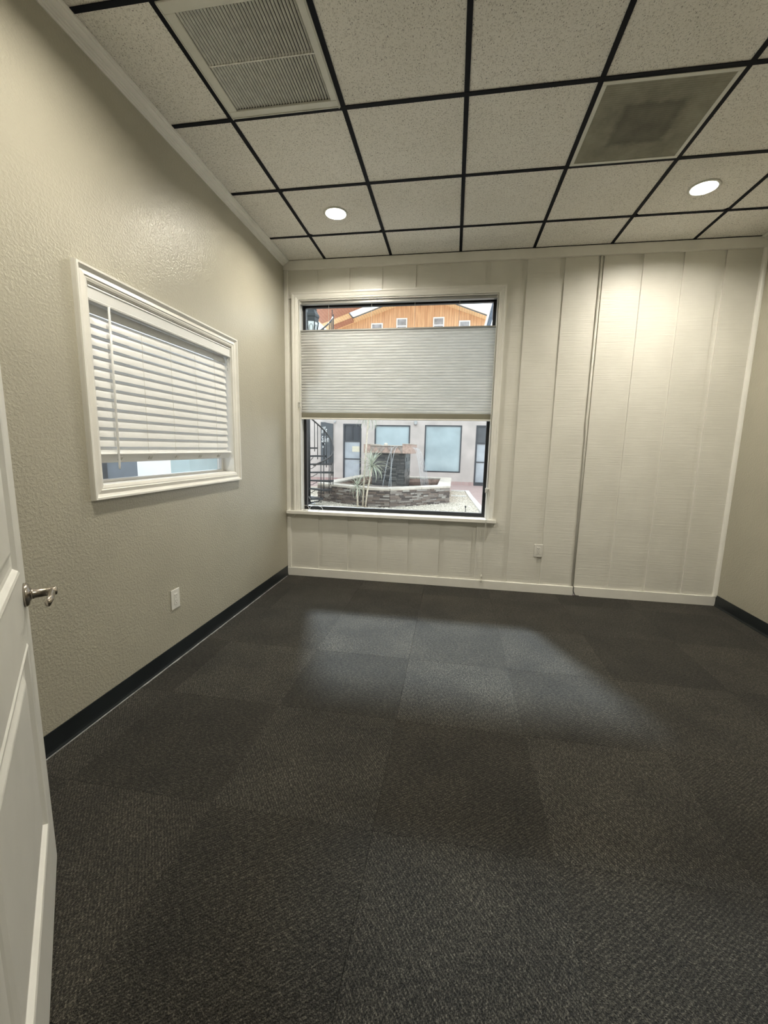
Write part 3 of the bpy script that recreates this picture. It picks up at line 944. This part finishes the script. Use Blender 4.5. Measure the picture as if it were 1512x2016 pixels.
# ================================================================== courtyard seen through the glass
def build_ground():
    g = MB().box(-9, 7.5, YB + WT, 24, -0.15, -0.03).box(-9, XL - WT, -1, YB + WT, -0.15, -0.03)
    tag(g.build('floor_courtyard', 'paver'), 'reddish paved courtyard walk outside the large window', 'paving', kind='structure')
    b = MB().prism([(-5.4, 4.2), (0.86, 4.2), (0.62, 9.05), (0.44, 13.5), (-4.2, 13.8), (-5.4, 12)], -0.03, -0.004)
    tag(b.build('gravel_bed', 'gravelbed'), 'pale gravel bed around the stone fountain', 'gravel', kind='structure')
    m = MB()
    k = 0
    poly = FOUNTAIN
    def inside(x, y):
        c = False
        for a in range(len(poly)):
            (xa, ya), (xb, yb_) = poly[a], poly[a - 1]
            if (ya > y) != (yb_ > y) and x < (xb - xa) * (y - ya) / (yb_ - ya) + xa:
                c = not c
        return c
    while k < 5200:
        x, y = random.uniform(-4.4, 0.62), random.uniform(7.9, 13.4)
        if inside(x, y) or x > 0.66 - (y - 8.5) * 0.045:
            continue
        r = random.uniform(0.012, 0.028)
        i = len(m.v)
        a = random.random() * PI
        ca, sa = math.cos(a) * r, math.sin(a) * r
        e = random.uniform(0.6, 1.0)
        m.v += [(x + ca, y + sa, 0), (x - sa * e, y + ca * e, 0), (x - ca, y - sa, 0), (x + sa * e, y - ca * e, 0), (x, y, r * 0.6), (x, y, -r * 0.6)]
        m.f += [(i + q, i + (q + 1) % 4, i + 4) for q in range(4)] + [(i + (q + 1) % 4, i + q, i + 5) for q in range(4)]
        k += 1
    me = bpy.data.meshes.new('pebbles')
    me.from_pydata(m.v, [], m.f)
    me.materials.append(M['gravel'])
    tag(link('gravel', me), 'loose pale pebbles in front of the stone fountain', 'gravel', kind='stuff')
    kb = thing('kerb', 'pale concrete kerb between the gravel and the reddish paving', 'kerb', (0.5, 11, -0.03))
    pts = [(0.86, 4.2), (0.74, 6.6), (0.635, 9.05), (0.56, 10.5), (0.485, 12.0), (0.435, 13.5)]
    for a, b_ in zip(pts, pts[1:]):
        MB().prism([(a[0], a[1]), (a[0] + 0.12, a[1]), (b_[0] + 0.12, b_[1] - 0.01), (b_[0], b_[1] - 0.01)], -0.03, 0.03).build('kerb_stone', 'kerb', kb)
    for y in (11.85, 13.38):
        MB().box(0.0, 0.43, y, y + 0.10, -0.03, 0.03).build('kerb_stone', 'kerb', kb)
    sp = thing('path_light_stake', 'tiny dark stake standing in the gravel right of the fountain', 'stake', (0.32, 8.95, 0))
    MB().lathe([(0.008, 0.0), (0.008, 0.09), (0.016, 0.10), (0.016, 0.13), (0.002, 0.14)], (0.32, 8.95, -0.005), 10).build('stake_body', 'steel', sp, smooth=True)
    MB().lathe([(0.020, 0.128), (0.022, 0.132), (0.010, 0.142), (0.001, 0.144)], (0.32, 8.95, -0.005), 10).build('stake_cap', 'steel', sp, smooth=True)

FOUNTAIN = [(-3.28, 9.92), (-1.85, 9.12), (-1.35, 9.12), (-0.04, 10.38), (-0.03, 13.40), (-2.95, 13.40)]
build_ground()

def offset_poly(poly, d):
    out = []
    n = len(poly)
    for k in range(n):
        p0, p1, p2 = Vector(poly[k - 1]), Vector(poly[k]), Vector(poly[(k + 1) % n])
        e1, e2 = (p1 - p0).normalized(), (p2 - p1).normalized()
        n1, n2 = Vector((-e1.y, e1.x)), Vector((-e2.y, e2.x))
        b = (n1 + n2).normalized()
        out.append(tuple(p1 + b * (d / max(0.3, b.dot(n1)))))
    return out

def build_fountain():
    f = thing('stone_fountain', 'stacked stone fountain with a tray tower in the courtyard', 'fountain', (-1.6, 11.2, 0))
    inner = offset_poly(FOUNTAIN, 0.30)
    core = offset_poly(FOUNTAIN, 0.03)
    n = len(FOUNTAIN)
    for k in range(n):
        a, b, c, d = core[k], core[(k + 1) % n], inner[(k + 1) % n], inner[k]
        MB().prism([a, b, c, d], -0.03, 0.375).build('basin_wall', 'basin', f)
    ov = offset_poly(FOUNTAIN, -0.02)
    inn = offset_poly(FOUNTAIN, 0.31)
    for k in range(n):
        a, b, c, d = Vector(ov[k]), Vector(ov[(k + 1) % n]), Vector(inn[(k + 1) % n]), Vector(inn[k])
        parts = max(1, int((b - a).length / 0.75))
        for q in range(parts):
            g = 0.004
            t0, t1 = q / parts + g, (q + 1) / parts - g
            MB().prism([tuple(a.lerp(b, t0)), tuple(a.lerp(b, t1)), tuple(d.lerp(c, t1)), tuple(d.lerp(c, t0))], 0.376, 0.428).build('coping_stone', 'cap', f, 0.006)
    MB().prism(offset_poly(FOUNTAIN, 0.302), 0.26, 0.272).build('water', 'water', f)
    MB().prism(offset_poly(FOUNTAIN, 0.302), -0.02, 0.02).build('basin_floor', 'basin', f)
    # ledger stones on the three faces in view
    unit = MB().box(0, 1, 0, 1, 0, 1).mesh('stone', 'stone')
    slate = MB().box(0, 1, 0, 1, 0, 1).mesh('slate_strip', 'slate')
    def course(a, b, z0, z1, rows, lo, hi, me, th):
        a, b = Vector(a), Vector(b)
        L = (b - a).length
        e = (b - a).normalized()
        ang = math.atan2(e.y, e.x)
        rh = (z1 - z0) / rows
        for r in range(rows):
            s = 0.0
            while s < L - 0.02:
                w = min(random.uniform(lo, hi), L - s)
                if L - s - w < 0.06:
                    w = L - s
                pr = random.uniform(0.3, 1.0) * 0.022
                # stone starts proud of the face and reaches th into the wall
                p = a + e * (s + 0.002) - Vector((-e.y, e.x)) * pr
                o = link(me.name.split('.')[0], me, f, (p.x, p.y, z0 + r * rh + 0.0015))
                o.rotation_euler = (0, 0, ang)
                o.scale = (w - 0.004, th + pr, rh - 0.003)
                s += w
    for k in range(3):
        course(FOUNTAIN[k], FOUNTAIN[k + 1], -0.01, 0.374, 11, 0.10, 0.27, unit, 0.026)
    # tower
    x0, x1, y0, y1 = -2.124, -1.255, 11.0, 12.35
    MB().box(x0 + 0.03, x1 - 0.03, y0 + 0.03, y1, 0.0, 1.178).build('tower_core', 'dark', f)
    course((x0, y0), (x1, y0), 0.24, 1.176, 20, 0.14, 0.30, slate, 0.028)
    course((x1, y0 + 0.03), (x1, y1), 0.24, 1.176, 9, 0.25, 0.6, slate, 0.028)
    MB().box(x0 - 0.05, x1 - 0.06, y0 - 0.10, y0 - 0.005, 0.25, 0.315).build('tower_footing', 'tray2', f, 0.006)
    # tray: end blocks and a lower spout lip between them
    ty0, ty1 = 10.86, 12.5
    tr = MB().box(-2.310, -1.085, ty0, ty1 - 0.02, 1.180, 1.372).build('tray', 'tray2', f, 0.004)
    MB().box(-1.300, -1.065, ty0 - 0.012, ty1, 1.182, 1.425).build('tray_end', 'tray', f, 0.005)
    MB().box(-2.330, -2.150, ty0 - 0.012, ty1, 1.182, 1.405).build('tray_end', 'tray', f, 0.005)
    MB().box(-2.150, -1.300, ty0 - 0.03, ty1, 1.372, 1.392).build('tray_coping', 'cap', f, 0.003)
    MB().box(-1.315, -1.055, ty0 - 0.02, ty1, 1.425, 1.440).build('tray_coping', 'cap', f, 0.003)
    MB().box(-2.345, -2.140, ty0 - 0.02, ty1, 1.405, 1.420).build('tray_coping', 'cap', f, 0.003)
    for q in range(6):     # zig-zag slate triangles on the tray front
        xa = -2.14 + q * 0.14
        up = q % 2 == 0
        tri = [(xa, 1.195), (xa + 0.27, 1.195), (xa + 0.135, 1.36)] if up else [(xa, 1.36), (xa + 0.27, 1.36), (xa + 0.135, 1.195)]
        cxm, czm = sum(p[0] for p in tri) / 3, sum(p[1] for p in tri) / 3
        tri = [(cxm + (p[0] - cxm) * 0.9, czm + (p[1] - czm) * 0.9) for p in tri]
        MB().loft([[(x, ty0 - 0.006 - 0.001 * (q % 2), zz) for x, zz in tri], [(x, ty0 + 0.004, zz) for x, zz in tri]]).build('tile', 'tray' if up else 'tray2', f)
    MB().lathe([(0.001, 1.455), (0.03, 1.45), (0.05, 1.43), (0.055, 1.392)], (-1.76, 11.0, 0), 12).build('spout_ball', 'cap', f, smooth=True)
    # falling water
    def strand(a, b, sag, r0, r1):
        pts = []
        for q in range(11):
            t = q / 10
            pts.append((a[0] + (b[0] - a[0]) * t ** 0.6, a[1] + (b[1] - a[1]) * t ** 0.6, a[2] + (b[2] - a[2]) * t ** 1.3 + random.uniform(-0.004, 0.004)))
        MB().tube(pts, [r0 + (r1 - r0) * q / 10 for q in range(11)], 6).build('water_stream', 'stream', f, smooth=True)
    for a, b in (((-1.42, 10.83, 1.375), (-1.62, 10.72, 0.28)), ((-1.48, 10.83, 1.375), (-1.78, 10.70, 0.28)), ((-1.60, 10.83, 1.375), (-1.55, 10.66, 0.28))):
        strand(a, b, 0, 0.010, 0.014)
    for q in range(5):
        strand((-1.055, 11.0 + 0.25 * q, 1.35), (-0.78 + 0.03 * q, 11.05 + 0.25 * q, 0.28), 0, 0.012, 0.02)
build_fountain()

def build_plants():
    variants = []
    for k, (L, droop, w) in enumerate(((0.42, 1.55, 0.0085), (0.46, 0.9, 0.0085), (0.44, 2.0, 0.0085), (0.38, 0.3, 0.008))):
        loops = []
        n = 8
        for q in range(n + 1):
            t = q / n
            ang = droop * t * t
            # integrate an arc in the x-z plane starting along +x
            if q == 0:
                px, pz = 0.0, 0.0
            else:
                px += L / n * math.cos(ang)
                pz -= L / n * math.sin(ang)
            ww = w * (0.6 + 0.9 * t) * (1 - t ** 3) + 0.0012
            loops.append([(px, -ww, pz + ww * 0.5), (px, 0, pz + 0.001), (px, ww, pz + ww * 0.5), (px, 0, pz - 0.002)])
        variants.append(MB().loft(loops).mesh('leaf', 'leaf', smooth=True))
    specs = [
        ('strap_leaf_plant', 'tall thin stemmed strap leaf plant rising behind the shade', [(-1.938, 9.0, -0.02), (-1.915, 9.0, 0.6), (-1.880, 9.0, 1.3), (-1.850, 9.0, 1.80), (-1.825, 9.0, 2.00)], (-1.822, 9.0, 2.01), 46),
        ('strap_leaf_plant', 'large strap leaf rosette in front of the fountain tower', [(-1.868, 8.95, -0.02), (-1.83, 8.95, 0.35), (-1.765, 8.95, 0.7), (-1.734, 8.95, 0.91)], (-1.734, 8.95, 0.92), 58),
        ('strap_leaf_plant', 'small strap leaf rosette low beside the fountain wall', [(-2.031, 8.9, -0.02), (-2.035, 8.9, 0.25), (-2.037, 8.9, 0.46)], (-2.037, 8.9, 0.47), 40),
    ]
    for nm, lab, path, hd, cnt in specs:
        t = thing(nm, lab, 'plant', (path[0][0], path[0][1], 0), 'strap leaf plants by the fountain')
        MB().tube(path, [0.020 - 0.004 * q / len(path) for q in range(len(path))], 8).build('stem', 'stem', t, smooth=True)
        sc = 0.85 if cnt < 45 else 1.0
        for q in range(cnt):
            u = q / cnt
            el = math.radians(82 - 118 * u + random.uniform(-8, 8))       # upright in the middle, drooping skirt
            me = variants[3] if u < 0.3 else (variants[1] if u < 0.55 else random.choice((variants[0], variants[2])))
            o = link('leaf', me, t, (hd[0] + random.uniform(-.012, .012), hd[1] + random.uniform(-.012, .012), hd[2] + random.uniform(-.05, .06) * (1 - u)))
            o.rotation_euler = Euler((random.uniform(-.2, .2), -el, q * 2.39996 + random.uniform(-.2, .2)), 'XYZ')
            s = sc * random.uniform(0.8, 1.1)
            o.scale = (s, s, s)
build_plants()

def build_stair():
    px, py = -3.27, 9.2
    t = thing('spiral_stair', 'black steel spiral staircase beside the fountain', 'stair', (px, py, 0))
    MB().tube([(px, py, -0.03), (px, py, 4.05)], 0.045, 14).build('centre_pole', 'steel', t, smooth=True)
    MB().lathe([(0.16, -0.02), (0.16, 0.0), (0.06, 0.02), (0.05, 0.05)], (px, py, 0), 20).build('base_plate', 'steel', t)
    R = 0.58
    st = 25.7
    zt = lambda a: 0.555 + 0.0072 * a
    zr = lambda a: 1.15 + (0.0081 if a > 0 else 0.0040) * a
    sec = [(0.04 * math.cos(math.radians(x)), 0.04 * math.sin(math.radians(x))) for x in (-30, 0, 30)]
    sec = sec + [(R * math.cos(math.radians(x)), R * math.sin(math.radians(x))) for x in (15, 7.5, 0, -7.5, -15)]
    tread = MB().prism([(x, y) for x, y in sec], -0.035, 0.0).mesh('tread', 'steel')
    bal = {}
    a = -51.0
    k = 0
    while zt(a) < 3.35:
        o = link('tread', tread, t, (px, py, zt(a)))
        o.rotation_euler = (0, 0, math.radians(a))
        for da in (-9, 9):
            aa = a + da
            z0, z1 = zt(a) - 0.10, zr(aa)
            if aa < -50:
                continue
            p = (px + (R - 0.015) * math.cos(math.radians(aa)), py + (R - 0.015) * math.sin(math.radians(aa)))
            MB().tube([(p[0], p[1], z0), (p[0], p[1], z1)], 0.0095, 6).build('baluster', 'steel', t, smooth=True)
        # scroll bracket under the tread
        ca, sa = math.cos(math.radians(a)), math.sin(math.radians(a))
        pts = [(px + ca * r_, py + sa * r_, zt(a) - 0.035 - h) for r_, h in ((0.20, 0.0), (0.19, 0.03), (0.13, 0.05), (0.11, 0.075), (0.05, 0.085))]
        MB().tube(pts, 0.007, 6).build('bracket', 'steel', t, smooth=True)
        a += st
        k += 1
    hp = []
    aa = -52
    while zr(aa) < 4.15:
        hp.append((px + (R - 0.015) * math.cos(math.radians(aa)), py + (R - 0.015) * math.sin(math.radians(aa)), zr(aa)))
        aa += 8
    hp = [(hp[0][0] - 0.07, hp[0][1] - 0.02, hp[0][2] - 0.035)] + hp
    MB().tube(hp, 0.017, 8).build('handrail', 'handrail', t, smooth=True)
    MB().tube([(px + 0.02, py, 0.02), (px + 0.30, py - 0.16, 0.08), (px + 0.36, py - 0.2, 0.20)], 0.014, 8).build('foot_brace', 'steel', t, smooth=True)
build_stair()

def build_lantern():
    x, y = -1.592, 4.60
    t = thing('wall_lantern', 'black lantern with white glass outside the top left of the large window', 'lantern', (x, y, 2.45))
    def ring(r, z, n=6, rot=0.3):
        return [(x + r * math.cos(2 * PI * k / n + rot), y + r * math.sin(2 * PI * k / n + rot), z) for k in range(n)]
    MB().loft([ring(0.084, 2.705), ring(0.088, 2.715), ring(0.086, 2.735), ring(0.070, 2.760), ring(0.058, 2.785), ring(0.062, 2.792), ring(0.045, 2.825), ring(0.018, 2.845), ring(0.010, 2.875)]).build('roof', 'lantern', t)
    MB().loft([ring(0.078, 2.660), ring(0.080, 2.705)]).build('top_band', 'lantern', t)
    MB().loft([ring(0.045, 2.43), ring(0.050, 2.45), ring(0.050, 2.465)]).build('bottom_band', 'lantern', t)
    MB().loft([ring(0.046, 2.465), ring(0.072, 2.660)]).build('glass', 'lglass', t)
    a, b = ring(0.050, 2.462), ring(0.078, 2.665)
    for k in range(6):
        MB().tube([a[k], b[k]], 0.006, 6).build('corner_bar', 'lantern', t)
    for k in range(6):
        p, q = Vector(a[k]).lerp(Vector(b[k]), 0.62), Vector(a[(k + 1) % 6]).lerp(Vector(b[(k + 1) % 6]), 0.62)
        mid = (p + q) / 2
        out = (mid - Vector((x, y, mid.z))).normalized() * 0.002
        e = (q - p)
        pts = [mid + out + e * 0.28 * math.cos(s) * (1 if s < PI else 1) + Vector((0, 0, 0.045 * math.sin(s))) for s in [2 * PI * w / 16 for w in range(17)]]
        MB().tube(pts, 0.0022, 5, False).build('scroll', 'lantern', t)
    # arm back to the building's own outside wall
    MB().tube([(x, y, 2.87), (x - 0.01, y - 0.03, 2.93), (x - 0.05, y - 0.2, 2.96), (x - 0.12, y - 0.42, 2.90), (x - 0.14, YB + WT + 0.005, 2.88)], 0.010, 8).build('arm', 'lantern', t, smooth=True)
    MB().box(x - 0.19, x - 0.09, YB + WT, YB + WT + 0.014, 2.80, 2.96).build('wall_plate', 'lantern', t, 0.003)
build_lantern()

def build_opposite():
    Y = 16.1
    w = thing('wall_opposite', 'pale stucco shopfront wall across the courtyard', 'wall', (-1, Y, 0), kind='structure')
    wins = [('window_3', -3.03, -1.65, 0.44, 2.19, 'pale blue shop window behind the fountain tray'), ('window_4', -1.087, 0.300, 0.44, 2.21, 'large pale blue shop window right of the fountain')]
    doors = [('door_2', -4.285, -3.555, 2.22, 'dark framed glass shop door with a notice, left of the fountain'), ('door_3', 0.822, 1.60, 2.22, 'dark framed glass shop door at the right edge of the view')]
    # masonry around the openings
    ops = sorted([(d[1], d[2], -0.03, d[3]) for d in doors] + [(q[1], q[2], q[3], q[4]) for q in wins])
    m = MB()
    x = -9.0
    for a, b, z0, z1 in ops:
        m.box(x, a, Y, Y + 0.2, -0.03, 4.2)
        m.box(a, b, Y, Y + 0.2, z1, 4.2)
        if z0 > 0:
            m.box(a, b, Y, Y + 0.2, -0.03, z0)
        x = b
    m.box(x, 7.5, Y, Y + 0.2, -0.03, 4.2)
    MB().box(-9, 7.5, Y + 0.2, 22, 4.0, 4.2).build('flat_roof', 'whitewall', w)
    m.build('stucco', 'stucco', w)
    for a, b in ((-9, -4.285), (-3.555, 0.822), (1.60, 7.5)):
        MB().box(a, b, Y - 0.02, Y + 0.01, -0.03, 0.10).build('plinth', 'paver', w)
    for nm, a, b, z0, z1, lab in wins:
        t = thing(nm, lab, 'window', (a, Y, z0), kind='structure')
        f = 0.045
        for n_, bx in (('frame_rail', (a, b, Y - 0.01, Y + 0.06, z0, z0 + f)), ('frame_rail', (a, b, Y - 0.01, Y + 0.06, z1 - f, z1)),
                       ('frame_stile', (a, a + f, Y - 0.01, Y + 0.06, z0 + f, z1 - f)), ('frame_stile', (b - f, b, Y - 0.01, Y + 0.06, z0 + f, z1 - f))):
            box(n_, bx, 'extdark', t)
        box('pane', (a + f, b - f, Y + 0.03, Y + 0.045, z0 + f, z1 - f), 'blueglass', t)
    for nm, a, b, z1, lab in doors:
        t = thing(nm, lab, 'door', (a, Y, 0), kind='structure')
        zt = 1.53
        f = 0.06
        for n_, bx in (('frame_stile', (a, a + f, Y - 0.01, Y + 0.08, -0.03, z1)), ('frame_stile', (b - f, b, Y - 0.01, Y + 0.08, -0.03, z1)),
                       ('frame_rail', (a + f, b - f, Y - 0.01, Y + 0.08, z1 - f, z1)), ('frame_rail', (a + f, b - f, Y - 0.01, Y + 0.08, zt, zt + f)),
                       ('frame_rail', (a + f, b - f, Y - 0.01, Y + 0.08, -0.03, 0.10)), ('mid_rail', (a + f, b - f, Y + 0.01, Y + 0.07, 0.84, 0.88))):
            box(n_, bx, 'extdark', t)
        box('transom_pane', (a + f, b - f, Y + 0.03, Y + 0.045, zt + f, z1 - f), 'darkglass', t)
        box('pane', (a + f, b - f, Y + 0.03, Y + 0.045, 0.10, 0.84), 'doorglass', t)
        box('pane', (a + f, b - f, Y + 0.03, Y + 0.045, 0.88, zt), 'doorglass', t)
        if nm == 'door_2':
            box('notice', (a + 0.36, b - f - 0.01, Y + 0.024, Y + 0.029, 1.14, 1.36), 'paper', t, label='cream paper notice')
            box('transom_bar', ((a + b) / 2 - 0.015, (a + b) / 2 + 0.015, Y + 0.0, Y + 0.05, zt + f, z1 - f), 'extdark', t)
    for x, lab in ((-1.45, 'small grey wall lamp between the two shop windows'), (-4.62, 'small dark wall lamp beside the black sign')):
        t = thing('outdoor_wall_lamp', lab, 'wall lamp', (x, Y, 2.28))
        sz = 0.06 if x > -2 else 0.035
        MB().box(x - sz, x + sz, Y - 0.03, Y, 2.30 - sz, 2.30 + sz).build('back_plate', 'rail', t, 0.008)
        MB().lathe([(sz * 0.5, 0.0), (sz * 0.9, -sz * 0.5), (sz, -sz * 1.6), (sz * 0.3, -sz * 1.8)], (x, Y - 0.05, 2.30), 12).build('lamp_head', 'rail', t, smooth=True)
    # black board sign with chalk lettering
    sx0, sx1, sz0, sz1 = -5.185, -4.690, 0.66, 2.27
    ys = Y - 0.06
    s = thing('shop_sign', 'tall black sign board with white script lettering, behind the stair', 'sign', ((sx0 + sx1) / 2, ys, sz0))
    top = [(sx0, sz1), (sx0 + 0.18, sz1 - 0.005), (sx0 + 0.30, sz1 - 0.035), (sx1, sz1 - 0.06)]
    poly = [(sx0, sz0 - 0.01), (sx1, sz0 + 0.02)] + top[::-1]
    MB().loft([[(px, ys, pz) for px, pz in poly], [(px, ys + 0.05, pz) for px, pz in poly]]).build('board', 'signboard', s)
    def text(body, x, z, size, sxx, shear=0.18):
        cu = bpy.data.curves.new('lettering', 'FONT')
        cu.body = body
        cu.size = size
        cu.shear = shear
        cu.extrude = 0.004
        cu.offset = 0.002
        cu.materials.append(M['lettering'])
        tmp = bpy.data.objects.new('lettering_curve', cu)
        COL.objects.link(tmp)
        bpy.context.view_layer.update()
        me = bpy.data.meshes.new_from_object(tmp.evaluated_get(bpy.context.evaluated_depsgraph_get()))
        bpy.data.objects.remove(tmp)
        me.materials.clear()
        me.materials.append(M['lettering'])
        o = bpy.data.objects.new('lettering', me)
        COL.objects.link(o)
        o.parent = s
        o.location = Vector((x, ys - 0.006, z)) - world_loc(s)
        o.rotation_euler = (PI / 2, 0, 0)
        o.scale = (sxx, 1, 1)
    text("ill's", sx0 + 0.03, 1.84, 0.36, 0.50)
    text('Salon', sx0 + 0.03, 1.50, 0.34, 0.40)
    for zz, wd in ((1.40, 0.10), (1.40, 0.05), (1.28, 0.08)):
        MB().box(sx0 + 0.07, sx0 + 0.07 + wd, ys - 0.004, ys + 0.001, zz, zz + 0.045).build('small_lettering', 'lettering', s)
build_opposite()

def build_gable():
    Y = 22.0
    AX, AZ = -1.88, 8.78
    ml, mr = 0.337, -0.370
    zl = lambda x: AZ + (ml * (x - AX) if x < AX else mr * (x - AX))
    g = thing('gable_wall', 'orange timber gable wall high beyond the courtyard', 'wall', (AX, Y, 4.2), kind='structure')
    XA, XB = -6.6, 1.36
    MB().loft([[(XA, y, 4.2), (XB, y, 4.2), (XB, y, zl(XB)), (AX, y, AZ), (XA, y, zl(XA))] for y in (Y, Y + 0.3)]).build('cladding', 'gable', g)
    for x0, x1, zt, lab in ((-4.415, -3.810, 7.58, 'small white framed window in the timber gable, leftmost'), (-3.115, -2.565, 7.79, 'small white framed window in the timber gable, second from left'),
                            (-1.271, -0.719, 7.79, 'small white framed window in the timber gable, third from left'), (0.009, 0.553, 7.60, 'small white framed window in the timber gable, rightmost')):
        n = {-4.415: 5, -3.115: 6, -1.271: 7, 0.009: 8}[x0]
        t = thing('window_%d' % n, lab, 'window', (x0, Y, zt - 0.95), kind='structure')
        z0 = zt - 0.95
        f = 0.055
        for nm, b in (('frame_rail', (x0, x1, Y - 0.05, Y, zt - f, zt)), ('frame_rail', (x0, x1, Y - 0.05, Y, z0, z0 + f)), ('frame_stile', (x0, x0 + f, Y - 0.05, Y, z0 + f, zt - f)),
                      ('frame_stile', (x1 - f, x1, Y - 0.05, Y, z0 + f, zt - f)), ('meeting_rail', (x0 + f, x1 - f, Y - 0.04, Y, zt - 0.40, zt - 0.35))):
            box(nm, b, 'winwhite', t)
        box('pane', (x0 + f, x1 - f, Y - 0.02, Y - 0.005, zt - 0.35, zt - f), 'gwin', t)
        box('pane', (x0 + f, x1 - f, Y - 0.02, Y - 0.005, z0 + f, zt - 0.40), 'gwin', t)
    # roof slopes with skylight openings
    r = thing('roof', 'honey coloured timber roof with skylights over the gable end', 'roof', (AX, 18, 7), kind='structure')
    def slab(x0, x1, y0, y1, mat='plank', lo=0.0, hi=0.07, name='roof_panel'):
        MB().loft([[(x0, y, zl(x0) + lo), (x1, y, zl(x1) + lo), (x1, y, zl(x1) + hi), (x0, y, zl(x0) + hi)] for y in (y0, y1)]).build(name, mat, r)
    YN = 15.6
    for (xa, xb, s0, s1) in ((XA, AX, -5.20, -3.10), (AX, XB, -0.75, XB - 0.02)):
        slab(xa, xb, 21.27, Y + 0.3)
        slab(xa, xb, YN, 18.9)
        slab(xa, s0, 18.9, 21.27)
        slab(s1, xb, 18.9, 21.27)
        MB().loft([[(s0, y, zl(s0) + 0.04), (s1, y, zl(s1) + 0.04), (s1, y, zl(s1) + 0.048), (s0, y, zl(s0) + 0.048)] for y in (18.9, 21.27)]).build('skylight_pane', 'skylight', r)
        for x in (s0, s1):
            MB().loft([[(x - 0.02, y, zl(x) - 0.03), (x + 0.02, y, zl(x) - 0.03), (x + 0.02, y, zl(x) + 0.03), (x - 0.02, y, zl(x) + 0.03)] for y in (18.9, 21.27)]).build('skylight_kerb', 'extdark', r)
        MB().loft([[(s0, y, zl(s0) - 0.03), (s1, y, zl(s1) - 0.03), (s1, y, zl(s1) + 0.02), (s0, y, zl(s0) + 0.02)] for y in (21.26, 21.28)]).build('skylight_kerb', 'extdark', r)
    # boxed beams under the left slope
    slab(-6.46, -4.0, 17.2, 20.2, 'redwood', -0.12, -0.002, 'boxed_beam')
    slab(-6.2, -5.24, 21.18, 21.62, 'redwood', -0.10, -0.002, 'boxed_beam')
    # leaning strip at the right, solid stand-in for a window glass reflection
    b = thing('reflection_strip', 'leaning blue grey strip imitating a glass reflection at the top right of the large window', 'reflection', (0.72, 17.0, 4.2))
    xz = lambda z: 1.09 + (z - 6.0) * 0.214
    MB().loft([[(xz(4.2) - 0.05, y, 4.2), (xz(4.2) + 0.11, y, 4.2), (xz(7.3) + 0.11, y, 7.3), (xz(7.3) - 0.05, y, 7.3)] for y in (17.0, 17.16)]).build('dark_band', 'reflection', b)
    MB().loft([[(xz(4.2) - 0.13, y, 4.2), (xz(4.2) - 0.05, y, 4.2), (xz(7.3) - 0.05, y, 7.3), (xz(7.3) - 0.13, y, 7.3)] for y in (16.98, 17.18)]).build('white_band', 'winwhite', b)
build_gable()

def build_west():
    X = -5.8
    w = thing('wall_west', 'white rendered wall seen low through the smaller window', 'wall', (X, 8, 0), kind='structure')
    MB().box(X - 0.2, X, 6.93, 7.83, -0.03, 3.2).box(X - 0.2, X, 7.83, 10.6, -0.03, 0.66).box(X - 0.2, X, 7.83, 10.6, 2.3, 3.2).box(X - 0.2, X, 10.6, 13, -0.03, 3.2).build('render', 'whitewall', w)
    MB().box(X - 0.2, X, 2.0, 6.93, -0.03, 3.2).build('grey_panel', 'greydoor', w)
    MB().box(X, X + 0.02, 5.9, 6.22, -0.03, 2.4).build('dark_post', 'extdark', w)
    t = thing('window_9', 'pale blue pane glimpsed under the venetian blind', 'window', (X, 7.83, 0.66), kind='structure')
    box('pane', (X - 0.08, X - 0.06, 7.83, 10.6, 0.70, 2.26), 'blueglass', t)
    for n_, b in (('frame_rail', (X - 0.1, X, 7.83, 10.6, 0.66, 0.70)), ('frame_rail', (X - 0.1, X, 7.83, 10.6, 2.26, 2.30)), ('frame_stile', (X - 0.1, X, 7.83, 7.87, 0.70, 2.26)), ('frame_stile', (X - 0.1, X, 10.56, 10.6, 0.70, 2.26))):
        box(n_, b, 'winwhite', t)
    tag(box('daylight_blocker', (-4.3, XL - WT - 0.01, -0.8, YB + 0.1, 2.75, 2.9), 'whitewall'), 'added unseen slab that blocks daylight outside the smaller window', 'roof', kind='structure')  # unseen overhang, added to dim the daylight on the left window jamb
build_west()
